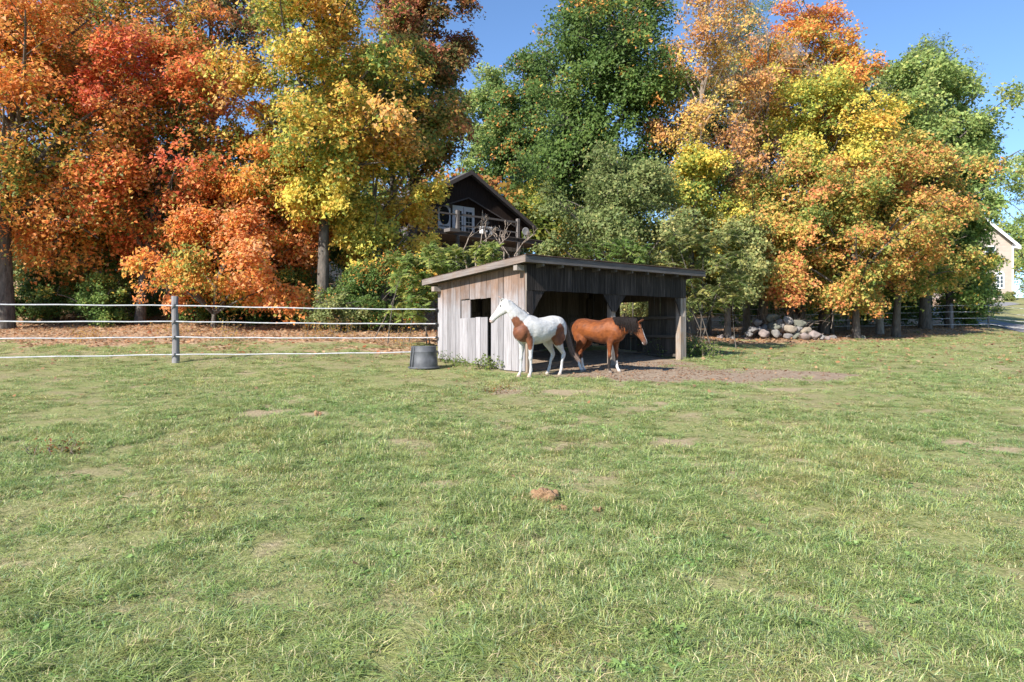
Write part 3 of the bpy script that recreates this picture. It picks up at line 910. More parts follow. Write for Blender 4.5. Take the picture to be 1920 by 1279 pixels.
# ================================================================== cabin on the bank
CA = math.atan2(.64, .77)
def cabin():
    pk = at(877, 321, 45)
    M_w = wood_mat('dark_cabin_board', 'z', [(.25, (.012, .008, .006)), (.5, (.036, .023, .018)), (.75, (.085, .055, .042))], .2, rot=-CA)
    M_lo = wood_mat('grey_cabin_board', 'z', [(.25, (.05, .045, .042)), (.5, (.11, .10, .095)), (.75, (.19, .175, .165))], .25, rot=-CA)
    M_rf = plain_mat('cabin_roofing', (.085, .08, .08), .85, .3, 8)
    M_tr = plain_mat('cabin_fascia', (.09, .075, .068), .8, .2, 10)
    M_wh = plain_mat('white_paint', (.62, .63, .65), .5, .05, 10)
    M_gl = plain_mat('dark_glass', (.02, .024, .028), .08, .1, 3, .6)
    M_dk = wood_mat('deck_wood', 'x', [(.25, (.07, .062, .06)), (.5, (.16, .145, .14)), (.75, (.27, .25, .24))], .25, rot=-CA)
    zb = g1(pk[0], pk[1]) - .4
    T = thing('cabin', 'dark brown timber cabin with gable roof and white doors above a wooden deck', 'cabin', (pk[0], pk[1], zb), CA)
    H = pk[2] - zb; S = .55; HW = 5.25; DP = 8.0
    dk = 7.9 - zb                     # deck level
    def ztop(x): return H - .25 - abs(x) * S
    # walls: the gable end in boards
    n = 46
    xs = np.linspace(-4.9, 4.9, n + 1)
    wall = MB().prism([(-4.9, -.5), (4.9, -.5), (4.9, ztop(4.9) - .1), (0, ztop(0) - .1), (-4.9, ztop(-4.9) - .1)], .3, DP, 'y').build('wall', M_w, T)
    for i in range(n):
        a, b = xs[i] + .008, xs[i + 1] - .008
        lower = dk - .06
        MB().prism([(a, lower), (b, lower), (b, ztop(b) - .12), (a, ztop(a) - .12)], .262, .298, 'y').build('wall_board', M_w, wall)
        MB().prism([(a, -.5), (b, -.5), (b, lower - .01), (a, lower - .01)], .265, .298, 'y').build('wall_board', M_lo, wall)
    # overhanging gable face
    gab = MB().prism([(-HW, ztop(HW) - .5), (-HW, ztop(HW)), (0, ztop(0)), (HW, ztop(HW)), (HW, ztop(HW) - .5), (4.4, ztop(4.4) - .75), (0, ztop(0) - 1.55), (-4.4, ztop(4.4) - .75)], -.10, .0, 'y').build('gable', M_w, T)
    MB().prism([(-4.4, ztop(4.4) - .78), (0, ztop(0) - 1.58), (4.4, ztop(4.4) - .78), (4.4, ztop(4.4) - .70), (0, ztop(0) - 1.49), (-4.4, ztop(4.4) - .70)], -.13, -.102, 'y').build('gable_trim', M_tr, gab)
    for sgn in (-1, 1):
        rf = MB().prism([(0, H - .2), (sgn * (HW + .35), H - .2 - (HW + .35) * S), (sgn * (HW + .35), H - .08 - (HW + .35) * S), (0, H - .06)], -.45, DP + .4, 'y').build('roof_slope', M_rf, T)
        MB().prism([(0, H - .30), (sgn * (HW + .37), H - .30 - (HW + .37) * S), (sgn * (HW + .37), H - .04 - (HW + .37) * S), (0, H - .02)], -.50, -.452, 'y').build('barge_board', M_tr, rf)
    def lx(px, dy=0):             # position along the gable under a photo column
        k = (px - 960) / FPX; u = np.array([math.cos(CA), math.sin(CA)]); v = np.array([-math.sin(CA), math.cos(CA)])
        o = np.array([pk[0], pk[1]]) + v * dy
        return (k * o[1] - o[0]) / (u[0] - k * u[1])
    # screen door
    a, b = lx(825), lx(848); zt = dk + 2.05
    dr = MB().box(a, b, .20, .26, dk + .02, zt).build('screen_door', M_wh, T)
    cx, cz, rx, rz_ = (a + b) / 2, dk + 1.32, (b - a) / 2 - .10, .58
    ov = [(cx + rx * np.sign(math.cos(t)) * abs(math.cos(t)) ** .8, cz + rz_ * np.sign(math.sin(t)) * abs(math.sin(t)) ** .8) for t in np.linspace(0, 2 * math.pi, 28, endpoint=False)]
    MB().prism(ov, .185, .198, 'y').build('screen', M_gl, dr)
    for i in range(7):
        q = a + .1 + i * (b - a - .2) / 7
        MB().box(q, q + .06, .188, .198, dk + .56, dk + .66).build('slot', M_gl, dr)
    # french doors
    a, b = lx(852), lx(893)
    fd = MB().box(a, b, .20, .26, dk + .02, zt + .02).build('french_doors', M_wh, T)
    mid = (a + b) / 2
    for (p, q) in ((a + .20, mid - .16), (mid + .16, b - .20)):
        for i in range(2):
            for j in range(4):
                w = (q - p) / 2; h = 1.45 / 4
                MB().box(p + i * w + .02, p + (i + 1) * w - .02, .186, .198, dk + .32 + j * h + .02, dk + .32 + (j + 1) * h - .02).build('pane', M_gl, fd)
    MB().box(mid - .015, mid + .015, .188, .198, dk + .05, zt).build('meeting_stile', M_tr, fd)
    # small window left of the doors, windows below
    for (p, q, z0, z1) in ((lx(805), lx(815), dk + .95, dk + 1.75), (lx(702), lx(713), dk - 2.2, dk - 1.0), (lx(640), lx(652), dk - 2.2, dk - 1.0)):
        w = MB().box(p, q, .20, .262, z0, z1).build('window', M_wh, T)
        MB().box(p + .07, q - .07, .186, .199, z0 + .07, (z0 + z1) / 2 - .02).build('pane', M_gl, w)
        MB().box(p + .07, q - .07, .186, .199, (z0 + z1) / 2 + .02, z1 - .07).build('pane', M_gl, w)
    # deck
    dx0, dx1 = lx(735), lx(985)
    deck = MB().box(dx0, dx1, -2.2, .15, dk - .30, dk - .06).build('deck', M_dk, T)
    nb = 14
    for i in range(nb):
        y = -2.25 + i * 2.4 / nb
        MB().box(dx0 - .03, dx1 + .03, y, y + 2.4 / nb - .012, dk - .055, dk - .015).build('deck_board', M_dk, deck)
    for px in (858, 971, 760):
        p = lx(px, -2.1)
        MB().box(p - .10, p + .10, -2.2, -2.0, -1.0, dk + 1.25 if px > 800 else dk - .3, .01).build('deck_post', M_dk, T)
    p0, p1 = lx(858, -2.1), lx(971, -2.1)
    MB().box(p0 + .1, p1 - .1, -2.16, -2.08, dk + .95, dk + 1.07).build('rail', M_dk, T)
    MB().box(p0 + .1, p1 - .1, -2.14, -2.10, dk + .30, dk + .38).build('rail', M_dk, T)
    MB().box(lx(760, -2.1), p0 - .1, -2.16, -2.08, dk + .92, dk + 1.02).build('rail', M_dk, T)
    MB().box(lx(828, -2), lx(846, -2), -2.9, -2.25, dk - .22, dk - .02).build('step', M_dk, T)
    # wall lamp
    MB().box(lx(845) + .02, lx(849), .10, .25, dk + 1.85, dk + 2.2, .02).build('wall_lamp', M_tr, T)
    M4 = Matrix.Translation((pk[0], pk[1], zb)) @ Matrix.Rotation(CA, 4, 'Z')
    # heat pump on the deck
    q = lx(913, -1.0); w = M4 @ Vector((q, -.9, dk - .013))
    hp = thing('heat_pump', 'white heat pump box with round fan on the cabin deck', 'heat pump', w, CA)
    MB().box(-.42, .42, -.17, .17, .06, .70, .02).build('case', M_wh, hp)
    c, s = np.cos(np.linspace(0, 2 * np.pi, 24, endpoint=False)), np.sin(np.linspace(0, 2 * np.pi, 24, endpoint=False))
    MB().prism([(-.10 + .25 * i, .38 + .25 * j) for i, j in zip(c, s)], -.190, -.172, 'y').build('fan_grille', M_gl, hp)
    MB().prism([(-.10 + .07 * i, .38 + .07 * j) for i, j in zip(c, s)], -.205, -.192, 'y').build('fan_hub', M_wh, hp)
    for x in (-.33, .25): MB().box(x, x + .08, -.2, .2, 0, .06).build('foot', M_tr, hp)
    # satellite dish at the eave end
    q = at(986, 434, 46.0)
    sd = thing('satellite_dish', 'grey satellite dish beside the right end of the cabin', 'satellite dish', tuple(q), CA - R(20))
    V = [(0, .06, 0)]; F = []
    for k, r in enumerate((.11, .20, .25)):
        V += [(r * math.cos(a), .06 - r * r * .5, r * math.sin(a) * 1.1) for a in np.linspace(0, 2 * math.pi, 20, endpoint=False)]
    F += [(0, 1 + (j + 1) % 20, 1 + j) for j in range(20)]
    for k in range(2): F += [(1 + k * 20 + j, 1 + k * 20 + (j + 1) % 20, 21 + k * 20 + (j + 1) % 20, 21 + k * 20 + j) for j in range(20)]
    mb = MB(); mb.add(V, F); dish = mb.build('dish', plain_mat('dish_grey', (.20, .20, .21), .5), sd, True)
    md = dish.modifiers.new('t', 'SOLIDIFY'); md.thickness = .02
    MB().tube([(0, .06, -.1), (0, .25, -.2), (-.05, .35, -.9), (-.05, .35, -3.6)], .03, 8).build('mast', M_galv, sd)
    MB().tube([(0, -.02, -.42), (0, -.35, -.25), (0, -.42, -.08)], .018, 6).build('feed_arm', M_galv, sd)
cabin()

# ================================================================== siding house on the far right
def far_house():
    D = 80
    M_s, nt, p, out = mat_new('beige_siding')
    g = N(nt, 'ShaderNodeNewGeometry'); sp = N(nt, 'ShaderNodeSeparateXYZ'); nt.links.new(g.outputs['Position'], sp.inputs[0])
    nt.links.new(ramp(nt, noise_n(nt, pos_vec(nt), 1.5, 3), [(.3, (.38, .315, .262)), (.7, (.44, .37, .31))]), p.inputs['Base Color'])
    p.inputs['Roughness'].default_value = .6
    M_wt = plain_mat('house_trim', (.78, .78, .78), .5, .04)
    M_gl = plain_mat('house_glass', (.05, .06, .07), .08, .2, 1, .6)
    M_rf = plain_mat('house_shingle', (.13, .125, .13), .9, .2, 4)
    b = at(1900, 561, D)
    a = R(-10)
    T = thing('siding_house', 'beige siding house with white trim and arched window beyond the trees', 'house', (b[0], b[1], b[2]), a)
    k = D / FPX
    W = 7.2; H = 6.5; DP = 9
    wall = MB().prism([(-W, -2), (0, -2), (0, H), (-W / 2, H + W / 2 * .92), (-W, H)], .02, DP, 'y').build('wall', M_s, T)
    # lapped boards on the front
    nb = 56
    for i in range(nb):
        z0 = -.2 + i * .185; z1 = z0 + .19
        h0 = 0 if z0 < H else (z0 - H) / .92
        if W / 2 - h0 < .15: break
        MB().prism([(.018, z0), (-.014, z0), (.0, z1), (.018, z1)], -W + h0, -h0, 'x').build('siding_board', M_s, wall)
    for sg in (-1, 1):
        x0 = -W / 2; x1 = -W / 2 + sg * (W / 2 + .55); zz = H + W / 2 * .92
        z1 = zz - (W / 2 + .55) * .92
        r = MB().prism([(x0, zz + .05), (x1, z1 + .05), (x1, z1 + .22), (x0, zz + .24)], -.5, DP + .4, 'y').build('roof_slope', M_rf, T)
        MB().prism([(x0, zz - .22), (x1, z1 - .22), (x1, z1 + .20), (x0, zz + .20)], -.56, -.502, 'y').build('barge_board', M_wt, r)
        MB().prism([(x1 - sg * .5, z1 - .02), (x1, z1 - .22), (x1, z1 + .02), (x1 - sg * .5, z1 + .44)], -.49, DP, 'y').build('soffit', M_wt, r)
    MB().box(-.14, .03, -.03, .0, -.3, H).build('corner_board', M_wt, T)
    def arched(cx, z0, w, h):
        def arch(w, z0, zs):
            return [(cx - w, z0), (cx + w, z0), (cx + w, zs)] + [(cx + w * math.cos(t), zs + w * math.sin(t)) for t in np.linspace(0, math.pi, 12)[1:-1]] + [(cx - w, zs)]
        f = MB().prism(arch(w / 2, z0, z0 + h - w / 2), -.06, -.016, 'y').build('arched_window', M_wt, T)
        for sg in (-1, 1):
            for r in range(3):
                hh = (h - w / 2 - .25) / 3
                x0 = cx + (.05 if sg > 0 else -w / 2 + .16); x1 = cx + (w / 2 - .16 if sg > 0 else -.05)
                MB().box(x0, x1, -.075, -.062, z0 + .14 + r * hh, z0 + .14 + (r + 1) * hh - .06).build('pane', M_gl, f)
        MB().prism([(cx + (w / 2 - .16) * math.cos(t), z0 + h - w / 2 + (w / 2 - .16) * math.sin(t)) for t in np.linspace(0, math.pi, 12)], -.075, -.062, 'y').build('pane', M_gl, f)
    arched(-1.45, 1.25, .95, 2.1)
    for (cx, z0, w, h) in ((-2.45, 4.6, 1.1, 1.7), (-3.5, 1.3, .9, 2.0), (-4.6, 1.3, .9, 2.0)):
        f = MB().box(cx - w / 2, cx + w / 2, -.06, -.016, z0, z0 + h).build('window', M_wt, T)
        for i in range(2):
            MB().box(cx - w / 2 + .12, cx + w / 2 - .12, -.075, -.062, z0 + .12 + i * (h / 2 - .04), z0 + h / 2 - .04 + i * (h / 2 - .08)).build('pane', M_gl, f)
far_house()

# cream shed glimpsed between trunks, blue tarpaulin in front of it
def back_bits():
    c = at(600, 530, 44)
    M_c = plain_mat('cream_wall', (.62, .56, .46), .7, .08, 3)
    M_rf = plain_mat('garage_roof', (.12, .11, .11), .9, .2, 4)
    T = thing('garage', 'cream-walled low garage glimpsed between trunks left of the cabin', 'garage', (c[0], c[1], g1(c[0], c[1]) - .3), R(12))
    MB().prism([(-2.2, -.5), (2.2, -.5), (2.2, 2.6), (0, 3.9), (-2.2, 2.6)], 0, 5, 'y').build('wall', M_c, T)
    for s in (-1, 1): MB().prism([(0, 3.92), (s * 2.6, 2.38), (s * 2.6, 2.52), (0, 4.08)], -.3, 5.3, 'y').build('roof_slope', M_rf, T)
    MB().box(-1.2, .4, -.05, -.004, .0, 2.1).build('door', plain_mat('garage_door', (.5, .47, .42), .6), T)
    b = at(527, 541, 36)
    zt = g1(b[0], b[1])
    g = np.random.default_rng(3)
    n = 12
    xs = np.linspace(-1.0, 1.0, n); ys = np.linspace(-.8, .8, n)
    XX, YY = np.meshgrid(xs, ys)
    hh = (b[2] - zt + .15) * (1 - np.clip(np.maximum(abs(XX) - .55, abs(YY) - .4) / .45, 0, 1) ** 1.5) + g.normal(size=XX.shape) * .03
    i = np.arange(n - 1)[:, None] * n + np.arange(n - 1)[None, :]
    F = np.stack([i, i + 1, i + n + 1, i + n], -1).reshape(-1, 4)
    o = bpy.data.objects.new('tarpaulin', fastmesh('tarpaulin', np.stack([XX.ravel(), YY.ravel(), np.maximum(hh.ravel(), -.05)], 1), F, plain_mat('blue_tarp', (.03, .12, .50), .4), smooth=True))
    link(o); o.location = (b[0], b[1], zt); tag(o, 'blue tarpaulin over a heap half hidden behind the red maple', 'tarpaulin')
back_bits()

# ================================================================== field stones
def stone_mat(name, base):
    m, nt, p, out = mat_new(name)
    v = pos_vec(nt)
    n1 = noise_n(nt, v, 5, 6, .65); n2 = noise_n(nt, v, 22, 5, .7)
    c = ramp(nt, n1, [(.3, tuple(x * .62 for x in base)), (.55, base), (.75, tuple(min(1, x * 1.25) for x in base))])
    c = mixc(nt, ramp(nt, n2, [(.55, (0, 0, 0)), (.7, (.55, .55, .55))]), c, (.15, .145, .12))
    nt.links.new(c, p.inputs['Base Color']); p.inputs['Roughness'].default_value = .9; p.inputs['Specular IOR Level'].default_value = .15
    nt.links.new(bump(nt, n2, .02, .8), p.inputs['Normal'])
    return m
SM = [stone_mat('grey_fieldstone', (.22, .205, .195)), stone_mat('tan_fieldstone', (.27, .225, .175)), stone_mat('pink_fieldstone', (.26, .21, .195)), stone_mat('lichen_fieldstone', (.18, .18, .145))]
import bmesh
def stone_mesh(seed):
    g = np.random.default_rng(seed)
    bm = bmesh.new(); bmesh.ops.create_icosphere(bm, subdivisions=3, radius=1)
    P = np.array([v.co[:] for v in bm.verts])
    for k in range(11):                     # flatten facets
        d = g.normal(size=3); d /= np.linalg.norm(d); h = g.uniform(.50, .82)
        t = P @ d
        P -= np.outer(np.clip(t - h, 0, None) * .94, d)
    P *= (1 + .12 * noise3(P, .6, seed + 100) + .05 * noise3(P, .25, seed + 200))[:, None]
    for v, p in zip(bm.verts, P): v.co = p
    me = bpy.data.meshes.new('fieldstone'); bm.to_mesh(me); bm.free()
    me.polygons.foreach_set('use_smooth', np.ones(len(me.polygons), bool))
    return me
S_ = [  # zoom x, y, w, h, depth, material, label
    (520, 640, 200, 140, 30.0, 2, 'pinkish pale stone, leftmost sunlit stone in the front row of the pile'), (740, 635, 200, 160, 29.9, 0, 'pale angular stone between two others in the front row of the pile'),
    (970, 550, 230, 170, 30.1, 1, 'large tan stone lying on a flat block at the middle of the pile'), (940, 672, 190, 100, 29.8, 0, 'flat grey block beneath the large tan stone in the pile'),
    (1130, 560, 130, 130, 30.2, 0, None), (1260, 575, 180, 130, 30.1, 1, None), (1230, 690, 230, 140, 29.8, 2, None), (1420, 655, 210, 160, 29.9, 2, 'broad rounded pinkish stone towards the right end of the pile'),
    (1560, 705, 120, 95, 29.9, 0, None), (1660, 712, 130, 85, 29.8, 2, 'small low stone at the far right tip of the pile'), (930, 400, 190, 170, 30.7, 0, 'tall grey stone standing at the top of the pile'),
    (1150, 450, 260, 160, 30.7, 3, 'long lichen-grey stone leaning along the top of the pile'), (650, 340, 230, 160, 31.1, 3, 'rounded greenish stone highest at the back of the pile'), (800, 420, 170, 130, 30.9, 0, None),
    (370, 430, 190, 140, 31.0, 0, 'dark shaded stone at the left back of the pile'), (300, 560, 190, 120, 30.6, 0, None), (240, 650, 160, 90, 30.3, 0, 'low dark stone at the far left foot of the pile'), (430, 560, 150, 130, 30.7, 0, None),
    (680, 520, 240, 190, 30.9, 3, None), (1080, 665, 150, 130, 30.1, 3, None), (860, 520, 200, 180, 30.9, 0, None), (1060, 560, 260, 220, 31.0, 0, None), (1330, 640, 180, 180, 30.6, 3, None), (560, 560, 240, 200, 31.2, 0, None)]
sms = [stone_mesh(500 + i) for i in range(8)]
for i, (zx, zy, w, h, D, mi, lab) in enumerate(S_):
    px, py = 1380 + zx / 9.6, 560 + zy / 9.6
    p = at(px, py, D)
    k = D / FPX / 9.6
    me = sms[i % 8].copy(); me.materials.append(SM[mi])
    o = bpy.data.objects.new('fieldstone', me); link(o)
    o.location = p; o.scale = (w * k * .56, w * k * .5, h * k * .60); o.rotation_euler = (random.uniform(-.25, .25), random.uniform(-.25, .25), random.uniform(-.5, .5))
    tag(o, lab or ('lichen-spotted stone wedged among the others in the pile' if mi == 3 else 'tan stone wedged among the others in the pile' if mi == 1 else 'pinkish stone wedged among the others in the pile' if mi == 2 else 'plain grey stone wedged among the others in the pile'), 'stone', 'field stones piled at the pasture edge')
for i in range(9):        # stones along the foot of the pile and wood edge
    px = [1395, 1378, 1402, 1545, 1560, 1590, 1352, 1612, 1372][i]; D = [31.2, 31.5, 30.4, 31, 31.6, 32.5, 30.6, 32.2, 30.2][i]
    x, y, z = gpt(px, D); s = random.uniform(.10, .22)
    me = sms[(i * 3) % 8].copy(); me.materials.append(SM[i % 4])
    o = bpy.data.objects.new('fieldstone', me); link(o); o.location = (x, y, z + s * .25); o.scale = (s * 1.3, s, s * .75); o.rotation_euler = (0, 0, random.uniform(0, 6))
    tag(o, 'small loose stone on the leaf litter near the stone pile', 'stone', 'loose stones by the pile')

# ================================================================== manure piles
M_man, nt, p_, o_ = mat_new('dry_manure')
v_ = pos_vec(nt); nn = noise_n(nt, v_, 60, 5, .75)
nt.links.new(ramp(nt, nn, [(.28, (.12, .06, .03)), (.5, (.36, .21, .11)), (.75, (.52, .35, .20))]), p_.inputs['Base Color']); p_.inputs['Roughness'].default_value = .95
nt.links.new(bump(nt, nn, .02, 1.0), p_.inputs['Normal'])
def manure(px, py, wpx, n, label, seed):
    g = np.random.default_rng(seed)
    x, y, z = ghit(px, py); w = wpx / FPX * y
    T = thing('manure_pile', label, 'manure', (x, y, z), 0, 'dried manure heaps in the pasture')
    for i in range(n):
        s = w * g.uniform(.17, .30)
        me = sms[i % 8].copy(); me.materials.clear(); me.materials.append(M_man)
        o = bpy.data.objects.new('dropping', me); link(o, T)
        a = g.uniform(0, 6.28); r = math.sqrt(g.random()) * w * .40
        lx_, ly_ = r * math.cos(a), r * math.sin(a) * .55
        o.location = (lx_, ly_, g1(x + lx_, y + ly_) - z + s * .6 + max(0, (w * .3 - r) * .6))
        o.scale = (s, s * .9, s * .72); o.rotation_euler = (g.uniform(-1, 1), g.uniform(-1, 1), g.uniform(0, 6))
manure(1020, 941, 52, 26, 'largest heap of dry brown manure in the middle of the grass', 1)
manure(1050, 958, 32, 12, 'pale crumbled manure lobe just in front of the largest heap', 2)
manure(968, 945, 24, 8, 'small flat dry manure clump to the left of the largest heap', 3)
manure(1122, 960, 20, 7, 'small round dry manure clump to the right of the largest heap', 4)
manure(592, 779, 22, 6, 'dark scattered manure beside a bare patch in the left pasture', 5)

# droppings and clods trodden into the bare ground before the shelter
def clods():
    g = np.random.default_rng(88); V0, F0 = [], []; nv = 0
    bm = bmesh.new(); bmesh.ops.create_icosphere(bm, subdivisions=1, radius=1); ic = np.array([v.co[:] for v in bm.verts]); fc = np.array([[v.index for v in f.verts] for f in bm.faces]); bm.free()
    n = 0
    while n < 1200:
        x, y = g.uniform(-.5, 8), g.uniform(13.2, 18.5)
        d = masks(np.array([x]), np.array([y]))[0][0]
        u, v = shed_local(x, y)
        if g.random() > d * (1.0 if x < 5 else .35) or (v > .5): continue
        s = g.uniform(.008, .026)
        V0.append(ic * np.array([s * g.uniform(.8, 1.5), s, s * g.uniform(.5, .8)]) * g.uniform(.75, 1.25, (len(ic), 1)) + np.array([x, y, g1(x, y) + s * .3])); F0.append(fc + nv); nv += len(ic); n += 1
    o = bpy.data.objects.new('clods', fastmesh('clods', np.concatenate(V0), np.concatenate(F0), M_clod)); link(o)
    tag(o, 'brown clods and droppings trodden into the bare ground before the shelter', 'clods', kind='stuff')
M_clod = plain_mat('brown_clod', (.20, .125, .08), .95, .6, 8, .1)
clods()
# ================================================================== trees
M_leaf = leaf_mat('foliage', .42, .2, .5)
def bark_mat(name, a, b):
    m, nt, p, out = mat_new(name)
    v = pos_vec(nt, (9, 9, 2.2)); n = noise_n(nt, v, 1.2, 6, .7)
    nt.links.new(ramp(nt, n, [(.3, a), (.7, b)]), p.inputs['Base Color']); p.inputs['Roughness'].default_value = .95; p.inputs['Specular IOR Level'].default_value = .1
    nt.links.new(bump(nt, n, .05, 1.0), p.inputs['Normal'])
    return m
M_bark = bark_mat('grey_brown_bark', (.05, .042, .036), (.20, .175, .15))
M_barkp = bark_mat('pale_bark', (.14, .125, .11), (.40, .365, .32))
M_twig = bark_mat('light_twig', (.17, .13, .10), (.34, .28, .23))

def leaves_vf(c, nrm, size, g, aspect=.75, fold=.25, droop=.35):
    """folded kite-shaped leaves: c (n,3), nrm (n,3), size (n,)"""
    n = len(c)
    nrm = nrm / (np.linalg.norm(nrm, axis=1)[:, None] + 1e-9)
    a = g.normal(size=(n, 3)); a[:, 2] -= droop
    a -= nrm * (a * nrm).sum(1)[:, None]; a /= np.linalg.norm(a, axis=1)[:, None] + 1e-9
    b = np.cross(nrm, a)
    L = size[:, None]; W = L * aspect * .5
    f = (fold * L) * g.uniform(-.6, 1, (n, 1))
    p0 = c - a * L * .45; p1 = c + b * W + nrm * f * .5 + a * L * .08; p2 = c + a * L * .55; p3 = c - b * W + nrm * f * .5 + a * L * .08
    V = np.stack([p0, p1, p2, p3], 1).reshape(-1, 3)
    F = np.arange(4 * n).reshape(-1, 4)
    return V, F
def small_leaves_vf(c, nrm, size, g, aspect=.8, droop=.35):
    """the many leaves of a crown: one pointed face each, hung at its own angle"""
    n = len(c)
    nrm = nrm / (np.linalg.norm(nrm, axis=1)[:, None] + 1e-9)
    a = g.normal(size=(n, 3)); a[:, 2] -= droop
    a -= nrm * (a * nrm).sum(1)[:, None]; a /= np.linalg.norm(a, axis=1)[:, None] + 1e-9
    b = np.cross(nrm, a)
    L = size[:, None]; W = L * aspect * .62; k = g.uniform(-.25, .25, (n, 1))
    V = np.stack([c - a * L * .42 + b * W, c - a * L * (.42 + k * .3) - b * W, c + a * L * .62 + b * W * k], 1).reshape(-1, 3)
    return V, np.arange(3 * n).reshape(-1, 3)
def grad(stops, t):
    s = np.array([x[0] for x in stops]); c = np.array([x[1] for x in stops])
    return np.stack([np.interp(t, s, c[:, i]) for i in range(3)], 1)

# real leaf colours, dark to light along the turn of the season
GRN = [(.055, .105, .018), (.085, .155, .026), (.13, .20, .035), (.20, .25, .045)]
PAL = {
    'orange': [(0, (.085, .13, .022)), (.22, (.24, .22, .03)), (.38, (.47, .24, .03)), (.6, (.52, .185, .026)), (.85, (.48, .125, .03)), (1, (.45, .22, .085))],
    'red': [(0, (.08, .11, .02)), (.14, (.30, .16, .025)), (.35, (.48, .13, .022)), (.6, (.49, .105, .032)), (.85, (.44, .062, .04)), (1, (.48, .14, .07))],
    'gold': [(0, (.075, .125, .02)), (.25, (.18, .215, .03)), (.45, (.37, .31, .035)), (.65, (.50, .30, .03)), (.85, (.47, .19, .028)), (1, (.40, .24, .07))],
    'yellow': [(0, (.10, .155, .025)), (.3, (.24, .26, .035)), (.55, (.45, .36, .04)), (.8, (.56, .36, .035)), (1, (.50, .26, .04))],
    'tan': [(0, (.30, .27, .06)), (.35, (.48, .30, .06)), (.65, (.47, .24, .07)), (1, (.36, .17, .075))],
    'rust': [(0, (.05, .07, .02)), (.3, (.11, .10, .03)), (.55, (.24, .12, .035)), (.8, (.28, .085, .03)), (1, (.24, .06, .04))],
    'green': [(0, (.050, .098, .02)), (.35, (.078, .145, .026)), (.7, (.12, .185, .035)), (.93, (.19, .22, .045)), (1, (.50, .32, .03))],
    'dkgreen': [(0, (.030, .062, .013)), (.4, (.050, .098, .018)), (.8, (.085, .14, .028)), (.955, (.11, .16, .03)), (.985, (.45, .30, .03)), (1, (.42, .17, .03))],
    'olive': [(0, (.068, .10, .028)), (.4, (.11, .145, .042)), (.75, (.17, .195, .065)), (1, (.26, .24, .075))],
    'ltgreen': [(0, (.09, .15, .035)), (.4, (.14, .205, .05)), (.75, (.21, .26, .065)), (1, (.30, .30, .08))],
    'turning': [(0, (.075, .13, .025)), (.35, (.14, .185, .035)), (.55, (.29, .26, .045)), (.72, (.44, .26, .055)), (.88, (.42, .19, .05)), (1, (.38, .13, .045))],
    'pine': [(0, (.05, .085, .03)), (.5, (.085, .125, .048)), (1, (.15, .185, .08))],
}
TOTAL = [0, 0]
def curve_pts(a, b, bend, k, g):
    t = np.linspace(0, 1, k)[:, None]
    m = (a + b) / 2 + bend
    return a * (1 - t) ** 2 + 2 * m * t * (1 - t) + b * t ** 2

